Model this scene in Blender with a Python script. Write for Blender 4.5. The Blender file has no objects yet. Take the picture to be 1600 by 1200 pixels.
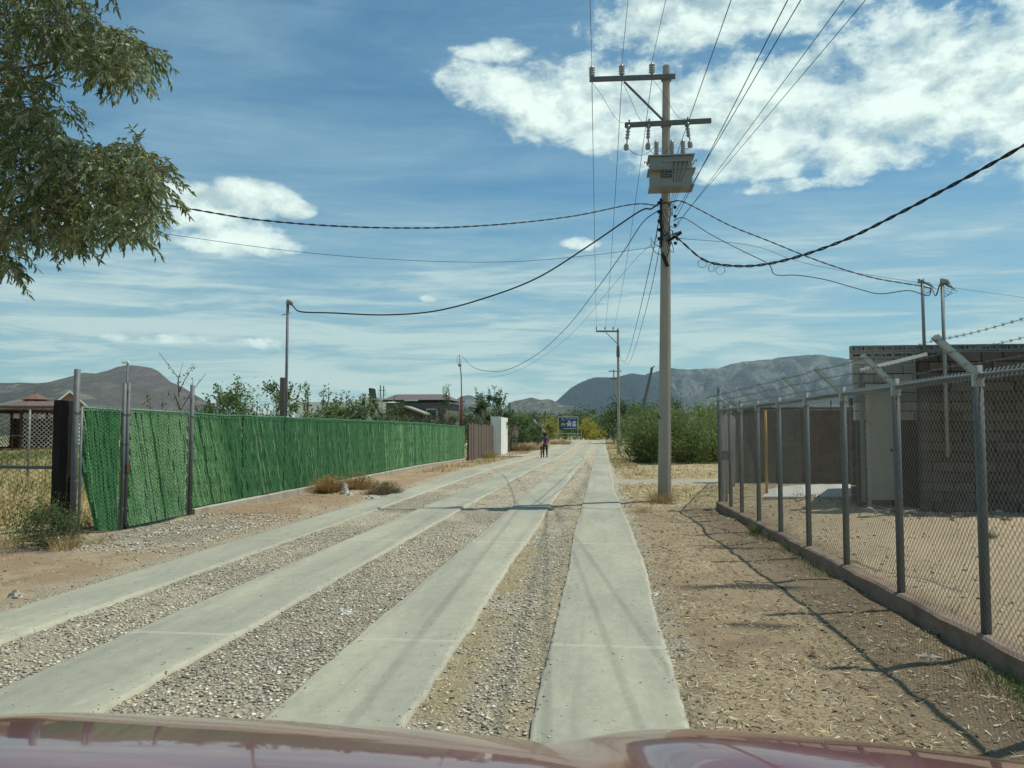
import bpy, bmesh, math, random
import numpy as np
from math import sin, cos, atan, radians, pi, sqrt
from mathutils import Vector, Matrix
random.seed(7); RNG = np.random.default_rng(7)
S = bpy.context.scene; C = S.collection

# ------------------------------------------------------------------ camera
F, H = 1230.0, 1.7
TH = atan(72/F); PS = atan(140*cos(TH)/F)
cam_d = bpy.data.cameras.new('camera'); cam = bpy.data.objects.new('camera', cam_d); C.objects.link(cam)
cam.location = (0, 0, H); cam.rotation_euler = (pi/2+TH, 0, PS)
cam_d.sensor_width = 36; cam_d.lens = 36*F/1600; cam_d.clip_start = 0.1; cam_d.clip_end = 20000
S.camera = cam
# ------------------------------------------------------------------ sun
SUN = Vector((0.90, 0.45, 0)).normalized()*cos(radians(64)) + Vector((0, 0, sin(radians(64))))
sun_d = bpy.data.lights.new('sun', 'SUN'); sun = bpy.data.objects.new('sun', sun_d); C.objects.link(sun)
sun_d.energy = 3.8; sun_d.angle = radians(0.53); sun_d.color = (1.0, 0.965, 0.84)
sun.rotation_euler = SUN.to_track_quat('Z', 'Y').to_euler(); sun.location = (20, 10, 40)
S.view_settings.view_transform = 'Standard'; S.view_settings.look = 'None'
S.view_settings.exposure = 0.14; S.view_settings.gamma = 1; S.view_settings.use_curve_mapping = False
S.cycles.max_bounces = 6; S.cycles.transparent_max_bounces = 8; S.cycles.volume_bounces = 0
S.cycles.use_denoising = True

def ray(px, py):
    cx = px-800; cy = 600-py
    fw = (-sin(PS)*cos(TH), cos(PS)*cos(TH), sin(TH)); rt = (cos(PS), sin(PS), 0)
    up = (sin(PS)*sin(TH), -cos(PS)*sin(TH), cos(TH))
    return Vector([fw[i]*F+rt[i]*cx+up[i]*cy for i in range(3)])
def P(px, py, Y):                       # the point at distance Y along the road seen at that direction
    d = ray(px, py); t = Y/d.y
    return Vector((d.x*t, Y, H+d.z*t))
def PX(px, py, X):
    d = ray(px, py); t = X/d.x
    return Vector((X, d.y*t, H+d.z*t))
def G(px, py, z=0.0):
    d = ray(px, py); t = (z-H)/d.z
    return Vector((d.x*t, d.y*t, z))

# ------------------------------------------------------------------ node helper
class NT:
    def __init__(s, tree): s.t = tree; s.n = tree.nodes; s.l = tree.links
    def new(s, typ, **kw):
        n = s.n.new(typ)
        for k, v in kw.items(): setattr(n, k, v)
        return n
    def put(s, sock, v):
        if v is None: return
        if isinstance(v, bpy.types.NodeSocket): s.l.new(v, sock)
        elif isinstance(v, (tuple, list)) and len(v) == 3 and sock.type == 'RGBA': sock.default_value = (*v, 1)
        else: sock.default_value = v
    def m(s, op, a, b=None, c=None, clamp=False):
        n = s.new('ShaderNodeMath', operation=op); n.use_clamp = clamp
        s.put(n.inputs[0], a); s.put(n.inputs[1], b); s.put(n.inputs[2], c); return n.outputs[0]
    def noise(s, vec, scale, detail=4, rough=0.55, dist=0.0):
        n = s.new('ShaderNodeTexNoise'); s.put(n.inputs['Vector'], vec)
        n.inputs['Scale'].default_value = scale; n.inputs['Detail'].default_value = detail
        n.inputs['Roughness'].default_value = rough; n.inputs['Distortion'].default_value = dist
        return n.outputs['Fac']
    def smooth(s, v, a, b, lo=0.0, hi=1.0):
        n = s.new('ShaderNodeMapRange', interpolation_type='SMOOTHSTEP')
        s.put(n.inputs[0], v)
        for i, x in enumerate((a, b, lo, hi)): n.inputs[i+1].default_value = x
        return n.outputs[0]
    def mix(s, f, a, b, mode='MIX'):
        n = s.new('ShaderNodeMix', data_type='RGBA', blend_type=mode); n.clamp_factor = True
        s.put(n.inputs[0], f); s.put(n.inputs[6], a); s.put(n.inputs[7], b); return n.outputs[2]
    def mapping(s, vec, scale):
        n = s.new('ShaderNodeMapping'); s.put(n.inputs['Vector'], vec); n.inputs['Scale'].default_value = scale
        return n.outputs[0]
    def xyz(s, x, y, z):
        n = s.new('ShaderNodeCombineXYZ'); s.put(n.inputs[0], x); s.put(n.inputs[1], y); s.put(n.inputs[2], z); return n.outputs[0]

# ------------------------------------------------------------------ sky
W = bpy.data.worlds.new('World'); S.world = W; W.use_nodes = True
t = NT(W.node_tree)
W.cycles.sampling_method = 'MANUAL'; W.cycles.sample_map_resolution = 512
bg = t.n['Background']; bg.inputs['Strength'].default_value = 0.1
sky = t.new('ShaderNodeTexSky', sky_type='NISHITA'); sky.sun_disc = False
sky.sun_elevation = radians(64); sky.sun_rotation = math.atan2(SUN.x, SUN.y)
sky.altitude = 1100; sky.air_density = 1.0; sky.dust_density = 1.2; sky.ozone_density = 1.0
tc = t.new('ShaderNodeTexCoord'); gen = tc.outputs['Generated']
sp = t.new('ShaderNodeSeparateXYZ'); t.put(sp.inputs[0], gen)
dx, dy, dz = sp.outputs
el = t.m('MULTIPLY', t.m('ARCSINE', dz), 180/pi); az = t.m('MULTIPLY', t.m('ARCTAN2', dx, dy), 180/pi)
zz = t.m('ADD', t.m('MAXIMUM', dz, 0.0), 0.10)
plane = t.xyz(t.m('DIVIDE', dx, zz), t.m('DIVIDE', dy, zz), 0.0)
base = t.mix(1.0, sky.outputs[0], t.mix(t.smooth(el, 0, 16), (0.48, 0.88, 0.88), (0.37, 0.82, 0.91)), 'MULTIPLY')
# veil of high cloud: streaks in a plane overhead, denser to the horizon
ci1 = t.noise(t.mapping(plane, (0.45, 1.15, 1)), 0.85, 8, 0.62, 0.6)
ci2 = t.noise(t.mapping(plane, (0.35, 0.8, 1)), 2.6, 8, 0.66, 1.0)
ci3 = t.noise(t.xyz(t.m('MULTIPLY', az, 0.014), t.m('MULTIPLY', el, 0.15), 0.0), 6.0, 9, 0.66, 0.7)
ci = t.m('ADD', t.m('MULTIPLY', ci1, 0.6), t.m('MULTIPLY', ci2, 0.4))
kk = t.smooth(el, 4, 16, 0.60, 0.15)
ci = t.m('ADD', t.m('MULTIPLY', ci, t.m('SUBTRACT', 1.0, kk)), t.m('MULTIPLY', ci3, kk))
ci = t.m('ADD', t.m('MULTIPLY', t.m('SUBTRACT', ci, 0.5), t.smooth(el, 6, 24, 1.2, 0.75)), 0.5)
lowf = t.smooth(el, 24, 2, 0.0, 1.0)
cif = t.smooth(t.m('ADD', ci, t.m('MULTIPLY', lowf, 0.17)), 0.41, 0.74, 0.03, 0.90)
col = t.mix(cif, base, t.mix(t.smooth(cif, 0.5, 0.92), t.mix(t.smooth(el, 3, 20), (3.9, 5.7, 5.7), (3.1, 5.0, 5.9)), t.mix(t.smooth(el, 3, 20), (5.7, 7.2, 6.7), (5.0, 6.8, 7.0))))
# cumulus
def azel(px, py):
    d = ray(px, py).normalized(); return math.degrees(math.atan2(d.x, d.y)), math.degrees(math.asin(d.z))
ells = [(770, 128, 105, 52, .8), (890, 158, 160, 72, 1.0), (1060, 190, 210, 95, 1.0), (1230, 165, 240, 115, 1.05), (1440, 130, 230, 140, 1.0), (1640, 130, 240, 180, 1.0), (1200, 5, 350, 75, .85),
        (1190, 245, 160, 48, 1.1), (1350, 242, 130, 42, 1.0), (770, 82, 66, 26, .95), (1250, 288, 130, 14, .7), (1850, 160, 260, 160, .9),
        (395, 312, 82, 40, 1.7), (300, 324, 100, 50, 1.7), (458, 328, 48, 20, 1.5), (365, 376, 130, 28, 1.15), (330, 350, 140, 30, .9), (170, 330, 110, 40, .9), (905, 380, 36, 13, 1.0), (672, 467, 17, 7, 1.0),
        (330, 533, 170, 12, .7), (1950, -350, 300, 160, .9), (500, -500, 260, 120, .9)]
mask = None
for (x, y, rx, ry, top) in ells:
    a0, e0 = azel(x, y); a1, _ = azel(x+rx, y); _, e1 = azel(x, y-ry)
    u = t.m('DIVIDE', t.m('SUBTRACT', az, a0), abs(a1-a0)); v = t.m('DIVIDE', t.m('SUBTRACT', el, e0), abs(e1-e0))
    k = t.m('SUBTRACT', 1.0, t.m('ADD', t.m('MULTIPLY', u, u), t.m('MULTIPLY', v, v)))
    k = t.m('MULTIPLY', t.m('MAXIMUM', k, -1.0), top)
    k = t.m('MAXIMUM', k, -1.7)
    mask = k if mask is None else t.m('MAXIMUM', mask, k)
# scattered cumulus elsewhere (behind and to the sides)
side = t.noise(t.mapping(plane, (1, 1, 1)), 1.3, 3, 0.5)
front = t.smooth(dy, 0.35, 0.75)
elsewhere = t.m('SUBTRACT', t.m('MULTIPLY', t.m('SUBTRACT', side, 0.56), 4.0), t.m('MULTIPLY', front, 3.0))
mask = t.m('MAXIMUM', t.m('SUBTRACT', mask, t.m('MULTIPLY', t.m('LESS_THAN', mask, -0.3), 0.9)), elsewhere)
def cn(v, sc, det, ro):
    a = t.noise(t.mapping(v, (1, 1, 1.8)), sc, det, ro, 0.15); b_ = t.noise(t.mapping(v, (1, 1, 1.6)), sc*3.1, det, ro, 0.2)
    return t.m('ADD', t.m('MULTIPLY', a, 0.62), t.m('MULTIPLY', b_, 0.38))
nA = cn(gen, 7.5, 12, 0.62)
off = t.new('ShaderNodeVectorMath', operation='ADD'); t.put(off.inputs[0], gen); off.inputs[1].default_value = (0.008, 0.0, 0.020)
nB = cn(off.outputs[0], 7.5, 7, 0.58)
dens = t.m('ADD', mask, t.m('MULTIPLY', t.m('SUBTRACT', nA, 0.52), 5.0))
cf = t.m('ADD', t.m('MULTIPLY', t.smooth(dens, -0.05, 0.50), 0.60), t.m('MULTIPLY', t.smooth(dens, 0.15, 1.2), 0.38))
shade = t.m('ADD', t.m('MULTIPLY', t.m('SUBTRACT', nA, nB), 6.0), t.smooth(dens, 0.0, 1.2, 0.50, 0.74), clamp=True)
ccol = t.mix(shade, (4.9, 6.3, 6.2), (8.6, 10.0, 9.2))
col = t.mix(cf, col, ccol)
t.put(bg.inputs['Color'], col)

# ------------------------------------------------------------------ materials
def mat(name, col=(0.5, 0.5, 0.5), rough=0.8, var=0.15, scale=6, bump=0.15, bscale=60, metal=0.0, attr=False,
        transl=0.0, coat=0.0, dirt=None, spec=0.3, stretch=(1, 1, 1)):
    m = bpy.data.materials.new(name); m.use_nodes = True; t = NT(m.node_tree)
    b = t.n['Principled BSDF']; o = t.n['Material Output']
    co = t.new('ShaderNodeTexCoord').outputs['Object']
    if stretch != (1, 1, 1): co = t.mapping(co, stretch)
    c = col
    if attr:
        a = t.new('ShaderNodeAttribute', attribute_name='Col'); c = a.outputs['Color']
    n1 = t.noise(co, scale, 6, 0.6)
    f = t.m('ADD', t.m('MULTIPLY', t.m('SUBTRACT', n1, 0.5), 2.6*var), 1.0)
    c = t.mix(1.0, c, t.xyz(f, f, f), 'MULTIPLY')
    if dirt:
        n2 = t.noise(co, scale*0.37, 8, 0.65)
        c = t.mix(t.smooth(n2, 0.48, 0.68, 0, dirt[1]), c, dirt[0])
    t.put(b.inputs['Base Color'], c)
    b.inputs['Roughness'].default_value = rough; b.inputs['Metallic'].default_value = metal
    b.inputs['Specular IOR Level'].default_value = spec
    if coat: b.inputs['Coat Weight'].default_value = coat; b.inputs['Coat Roughness'].default_value = 0.06
    if bump:
        bn = t.new('ShaderNodeBump'); bn.inputs['Strength'].default_value = bump; bn.inputs['Distance'].default_value = 0.02
        t.put(bn.inputs['Height'], t.noise(co, bscale, 5, 0.6)); t.put(b.inputs['Normal'], bn.outputs[0])
    if transl:
        tr = t.new('ShaderNodeBsdfTranslucent'); t.put(tr.inputs['Color'], c)
        mx = t.new('ShaderNodeMixShader'); mx.inputs[0].default_value = transl
        t.l.new(b.outputs[0], mx.inputs[1]); t.l.new(tr.outputs[0], mx.inputs[2]); t.l.new(mx.outputs[0], o.inputs['Surface'])
    return m
M = {}
M['galv'] = mat('galvanised_steel', (0.24, 0.265, 0.26), 0.6, 0.25, 14, 0.08, 120, 0.2, dirt=((0.16, 0.15, 0.12), 0.5))
M['galv_dark'] = mat('weathered_steel', (0.125, 0.145, 0.15), 0.6, 0.3, 12, 0.1, 90, 0.2, dirt=((0.14, 0.10, 0.07), 0.6))
M['galv_light'] = mat('bright_galvanised_steel', (0.40, 0.43, 0.41), 0.55, 0.2, 14, 0.05, 120, 0.15)
M['wire'] = mat('wire_steel', (0.19, 0.19, 0.165), 0.5, 0.3, 9, 0, 50, 0.5)
M['rust'] = mat('rusty_steel', (0.11, 0.045, 0.025), 0.85, 0.4, 20, 0.3, 90)
M['black'] = mat('black_rubber', (0.012, 0.013, 0.014), 0.6, 0.2, 10, 0.05, 60)
M['cable'] = mat('cable_black', (0.018, 0.022, 0.024), 0.55, 0.2, 10, 0, 60)
M['alu'] = mat('bare_conductor', (0.06, 0.07, 0.075), 0.5, 0.2, 10, 0, 60, 0.3)
M['pole'] = mat('pole_concrete', (0.36, 0.325, 0.275), 0.9, 0.16, 5, 0.3, 70, dirt=((0.27, 0.24, 0.20), 0.5), stretch=(1, 1, 0.35))
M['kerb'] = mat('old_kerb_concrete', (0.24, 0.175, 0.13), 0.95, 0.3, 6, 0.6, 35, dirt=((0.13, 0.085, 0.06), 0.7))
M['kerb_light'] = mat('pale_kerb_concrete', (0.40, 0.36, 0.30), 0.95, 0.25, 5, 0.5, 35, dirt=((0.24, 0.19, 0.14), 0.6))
M['timber'] = mat('charred_timber', (0.022, 0.019, 0.017), 0.9, 0.5, 8, 0.7, 50, dirt=((0.06, 0.05, 0.04), 0.5), stretch=(1, 1, 0.2))
M['porcelain'] = mat('grey_porcelain', (0.27, 0.29, 0.29), 0.25, 0.1, 8, 0, 50, spec=0.5)
M['tank'] = mat('transformer_paint', (0.205, 0.235, 0.23), 0.5, 0.08, 4, 0.03, 30, dirt=((0.30, 0.29, 0.25), 0.35))
M['sticker'] = mat('orange_sticker', (0.42, 0.22, 0.09), 0.6, 0.1, 10, 0)
M['ink'] = mat('black_ink', (0.01, 0.012, 0.012), 0.6, 0.05, 5, 0)
M['white'] = mat('white_paint', (0.80, 0.80, 0.74), 0.7, 0.06, 3, 0.15, 40, dirt=((0.5, 0.47, 0.40), 0.4))
M['slat'] = mat('green_slats', attr=True, rough=0.45, var=0.25, scale=9, bump=0.25, bscale=45, transl=0.12, spec=0.35, dirt=((0.24, 0.38, 0.22), 0.30))
M['greenwire'] = mat('green_coated_wire', (0.04, 0.17, 0.07), 0.45, 0.3, 8, 0)
M['greencloth'] = mat('green_shade_cloth', (0.018, 0.085, 0.035), 0.85, 0.6, 1.3, 0.3, 70, stretch=(1, 1, 0.35))
M['leaf'] = mat('foliage', attr=True, rough=0.55, var=0.15, scale=3, bump=0, transl=0.40, spec=0.25)
M['gumleaf'] = mat('gum_foliage', attr=True, rough=0.5, var=0.15, scale=3, bump=0, transl=0.22, spec=0.3)
M['blade'] = mat('grass_blades', attr=True, rough=0.8, var=0.15, scale=2, bump=0, transl=0.25, spec=0.1)
M['stone'] = mat('stone_chips', attr=True, rough=0.9, var=0.3, scale=40, bump=0.4, bscale=200, spec=0.2)
M['bark'] = mat('bark', (0.16, 0.115, 0.085), 0.95, 0.4, 9, 0.7, 45, dirt=((0.27, 0.22, 0.18), 0.5), stretch=(1, 1, 0.3))
M['block'] = mat('concrete_block', attr=True, rough=0.95, var=0.25, scale=4, bump=0.6, bscale=50, dirt=((0.10, 0.085, 0.07), 0.55))
M['mortar'] = mat('mortar', (0.07, 0.063, 0.056), 0.95, 0.3, 5, 0.6, 50)
M['hole'] = mat('block_core', (0.02, 0.02, 0.02), 0.95, 0.2, 5, 0)
M['plaster'] = mat('grey_green_panel', (0.28, 0.30, 0.26), 0.8, 0.12, 3, 0.1, 20, dirt=((0.25, 0.25, 0.21), 0.5))
M['yellow'] = mat('yellow_pipe_paint', (0.42, 0.23, 0.04), 0.6, 0.2, 6, 0.05)
M['padc'] = mat('white_gravel_pad', (0.55, 0.55, 0.50), 0.95, 0.15, 8, 0.5, 60)
M['brownfence'] = mat('brown_cane', (0.155, 0.12, 0.095), 0.9, 0.45, 5, 0.5, 40, stretch=(4, 4, 0.3))
M['shingle'] = mat('brown_shingle', (0.17, 0.10, 0.075), 0.9, 0.3, 6, 0.5, 30)
M['darkwood'] = mat('dark_brown_wood', (0.045, 0.025, 0.018), 0.8, 0.3, 6, 0.3, 40)
M['wallbrown'] = mat('tan_wall', (0.30, 0.19, 0.13), 0.9, 0.15, 3, 0.2, 30)
M['roofgrey'] = mat('grey_roof', (0.14, 0.115, 0.11), 0.85, 0.25, 4, 0.4, 20)
M['wallgrey'] = mat('taupe_wall', (0.17, 0.145, 0.13), 0.9, 0.2, 3, 0.2, 30)
M['glass'] = mat('dark_glass', (0.02, 0.025, 0.03), 0.1, 0.1, 3, 0, spec=0.6)
M['blue'] = mat('sign_blue', (0.012, 0.08, 0.16), 0.5, 0.12, 3, 0)
M['arrow'] = mat('sign_yellow', (0.55, 0.33, 0.04), 0.6, 0.1, 3, 0)
M['signwhite'] = mat('sign_white', (0.55, 0.62, 0.68), 0.6, 0.1, 3, 0)
M['cream'] = mat('cream_paint', (0.50, 0.52, 0.38), 0.6, 0.1, 5, 0.05)
M['skin'] = mat('skin', (0.20, 0.10, 0.065), 0.6, 0.05, 10, 0)
M['shirt'] = mat('purple_shirt', (0.13, 0.06, 0.12), 0.9, 0.2, 14, 0.1, 60)
M['jeans'] = mat('blue_jeans', (0.035, 0.055, 0.07), 0.9, 0.25, 14, 0.1, 60)
M['hair'] = mat('black_hair', (0.012, 0.010, 0.010), 0.5, 0.2, 20, 0)
M['bike'] = mat('orange_bike_paint', (0.42, 0.10, 0.05), 0.4, 0.1, 8, 0, metal=0.2)
M['paper'] = mat('dirty_white_plastic', (0.62, 0.62, 0.56), 0.6, 0.15, 10, 0.4, 30, dirt=((0.35, 0.31, 0.25), 0.5), transl=0.15)
M['straw'] = mat('straw', attr=True, rough=0.85, var=0.2, scale=20, bump=0, spec=0.15)

def concrete_mat():
    m = bpy.data.materials.new('track_concrete'); m.use_nodes = True; t = NT(m.node_tree); b = t.n['Principled BSDF']
    co = t.new('ShaderNodeTexCoord').outputs['Object']
    big = t.noise(t.mapping(co, (1.0, 0.25, 1)), 1.1, 6, 0.6); streak = t.noise(t.mapping(co, (1, 0.02, 1)), 5.5, 4, 0.5)
    broom = t.noise(t.mapping(co, (0.15, 1, 1)), 38, 3, 0.6); fine = t.noise(co, 160, 4, 0.7)
    c = t.mix(t.smooth(big, 0.32, 0.68), (0.275, 0.275, 0.222), (0.375, 0.365, 0.275))
    c = t.mix(t.smooth(streak, 0.56, 0.70, 0, 0.50), c, (0.24, 0.24, 0.20))
    c = t.mix(t.smooth(broom, 0.55, 0.78, 0, 0.40), c, (0.22, 0.22, 0.17))
    med = t.noise(t.mapping(co, (1, .5, 1)), 14, 6, 0.7); f = t.m('ADD', t.m('ADD', t.m('MULTIPLY', fine, 0.6), t.m('MULTIPLY', med, 0.5)), 0.45)
    c = t.mix(1.0, c, t.xyz(f, f, f), 'MULTIPLY')
    spots = t.noise(co, 9, 3, 0.5); c = t.mix(t.smooth(spots, 0.70, 0.76, 0, 0.5), c, (0.12, 0.115, 0.095))
    a = t.new('ShaderNodeAttribute', attribute_name='edge')
    en = t.m('ADD', a.outputs['Fac'], t.m('MULTIPLY', t.m('SUBTRACT', t.noise(co, 7, 5, 0.6), 0.5), 0.9))
    c = t.mix(t.smooth(en, 0.6, 1.15, 0, 0.5), c, (0.56, 0.52, 0.40))
    t.put(b.inputs['Base Color'], c); b.inputs['Roughness'].default_value = 0.9; b.inputs['Specular IOR Level'].default_value = 0.25
    bn = t.new('ShaderNodeBump'); bn.inputs['Strength'].default_value = 0.35; bn.inputs['Distance'].default_value = 0.01
    t.put(bn.inputs['Height'], t.m('ADD', t.m('MULTIPLY', broom, 0.7), fine)); t.put(b.inputs['Normal'], bn.outputs[0])
    return m
M['concrete'] = concrete_mat()

def ground_mat():
    m = bpy.data.materials.new('ground_earth'); m.use_nodes = True; t = NT(m.node_tree); b = t.n['Principled BSDF']
    co = t.new('ShaderNodeTexCoord').outputs['Object']
    a = t.new('ShaderNodeAttribute', attribute_name='Col'); grav = a.outputs['Alpha']
    n1 = t.noise(co, 3.5, 7, 0.65); n2 = t.noise(co, 55, 6, 0.7)
    f = t.m('ADD', t.m('ADD', t.m('MULTIPLY', n1, 0.42), t.m('MULTIPLY', n2, 0.95)), 0.33)
    c = t.mix(1.0, a.outputs['Color'], t.xyz(f, f, f), 'MULTIPLY')
    v = t.new('ShaderNodeTexVoronoi'); t.put(v.inputs['Vector'], co); v.inputs['Scale'].default_value = 30
    sep = t.new('ShaderNodeSeparateColor'); t.put(sep.inputs[0], v.outputs['Color'])
    vc = t.mix(sep.outputs[0], (0.20, 0.175, 0.14), (0.62, 0.57, 0.46))
    vc = t.mix(t.smooth(sep.outputs[1], 0.6, 0.9, 0, 0.6), vc, (0.34, 0.25, 0.16))
    c = t.mix(t.m('MULTIPLY', grav, 0.62), c, vc)
    t.put(b.inputs['Base Color'], c); b.inputs['Roughness'].default_value = 0.95; b.inputs['Specular IOR Level'].default_value = 0.15
    hgt = t.m('ADD', t.m('MULTIPLY', n2, 1.0), t.m('MULTIPLY', t.m('MULTIPLY', v.outputs['Distance'], -3.0), grav))
    bn = t.new('ShaderNodeBump'); bn.inputs['Strength'].default_value = 0.9; bn.inputs['Distance'].default_value = 0.03
    t.put(bn.inputs['Height'], hgt); t.put(b.inputs['Normal'], bn.outputs[0])
    return m
M['ground'] = ground_mat()

def hill_mat(name, c1, c2, c3, sc=0.004):
    m = bpy.data.materials.new(name); m.use_nodes = True; t = NT(m.node_tree); b = t.n['Principled BSDF']
    co = t.new('ShaderNodeTexCoord').outputs['Object']
    n1 = t.noise(co, sc, 8, 0.6, 0.4); n2 = t.noise(t.mapping(co, (1.5, .35, 1.2)), sc*4.5, 9, 0.68, 0.4); n3 = t.noise(co, sc*30, 5, 0.7)
    c = t.mix(t.smooth(n1, 0.35, 0.62), c1, c2); c = t.mix(t.smooth(n2, 0.47, 0.62, 0, 0.95), c, c3)
    f = t.m('ADD', t.m('MULTIPLY', n3, 1.1), 0.45); c = t.mix(1.0, c, t.xyz(f, f, f), 'MULTIPLY')
    t.put(b.inputs['Base Color'], c); b.inputs['Roughness'].default_value = 1; b.inputs['Specular IOR Level'].default_value = 0
    bn = t.new('ShaderNodeBump'); bn.inputs['Strength'].default_value = 0.8; bn.inputs['Distance'].default_value = 60
    t.put(bn.inputs['Height'], n2); t.put(b.inputs['Normal'], bn.outputs[0])
    return m
M['hill_left'] = hill_mat('hill_scrub', (0.115, 0.09, 0.08), (0.085, 0.085, 0.065), (0.16, 0.125, 0.11))
M['hill_mid'] = hill_mat('hill_scrub_mid', (0.10, 0.10, 0.085), (0.07, 0.075, 0.065), (0.20, 0.19, 0.15))
M['hill_dark'] = hill_mat('hill_cloud_shadow', (0.012, 0.03, 0.045), (0.02, 0.04, 0.05), (0.03, 0.05, 0.058))  # cloud shadow on the ridge painted in as a darker slope colour
M['hill_right'] = hill_mat('hill_rock', (0.03, 0.055, 0.06), (0.20, 0.205, 0.175), (0.05, 0.07, 0.07))

def truck_mat():
    m = bpy.data.materials.new('maroon_car_paint'); m.use_nodes = True; t = NT(m.node_tree); b = t.n['Principled BSDF']
    co = t.new('ShaderNodeTexCoord').outputs['Object']; n = t.noise(co, 3, 5, 0.6); d = t.noise(co, 200, 2, 0.5)
    c = t.mix(n, (0.19, 0.042, 0.048), (0.24, 0.075, 0.070)); t.put(b.inputs['Base Color'], c)
    b.inputs['Metallic'].default_value = 0.35; b.inputs['Roughness'].default_value = 0.32
    b.inputs['Coat Weight'].default_value = 1; b.inputs['Coat Roughness'].default_value = 0.045; b.inputs['Coat IOR'].default_value = 1.52
    return m
M['truck'] = truck_mat()

# ------------------------------------------------------------------ object helpers
def link(o, parent=None):
    C.objects.link(o)
    if parent is not None: o.parent = parent
    return o
def tag(o, label=None, cat=None, group=None, kind=None):
    if label: o['label'] = label
    if cat: o['category'] = cat
    if group: o['group'] = group
    if kind: o['kind'] = kind
    return o
def thing(name, label, cat, loc=(0, 0, 0), rz=0.0, group=None):
    o = bpy.data.objects.new(name, None); o.empty_display_size = 0.1; link(o); o.location = loc; o.rotation_euler = (0, 0, rz)
    return tag(o, label, cat, group)
def mesh_np(name, v, f, m, parent=None, cols=None, smooth=False, kind=None, alpha=None, loc=None):
    v = np.asarray(v, dtype=np.float32); f = np.asarray(f, dtype=np.int32); k = f.shape[1]; n = len(f)
    me = bpy.data.meshes.new(name); me.vertices.add(len(v)); me.vertices.foreach_set('co', v.ravel())
    me.loops.add(n*k); me.loops.foreach_set('vertex_index', f.ravel())
    me.polygons.add(n); me.polygons.foreach_set('loop_start', np.arange(0, n*k, k, dtype=np.int32))
    if smooth: me.polygons.foreach_set('use_smooth', np.ones(n, dtype=bool))
    if cols is not None:
        a = me.color_attributes.new('Col', 'FLOAT_COLOR', 'POINT')
        cc = np.ones((len(v), 4), dtype=np.float32); cc[:, :3] = cols
        if alpha is not None: cc[:, 3] = alpha
        a.data.foreach_set('color', cc.ravel())
    me.update(); me.validate(); me.materials.append(M[m] if isinstance(m, str) else m)
    o = bpy.data.objects.new(name, me); link(o, parent)
    if loc is not None: o.location = loc
    if kind: o['kind'] = kind
    return o
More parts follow.
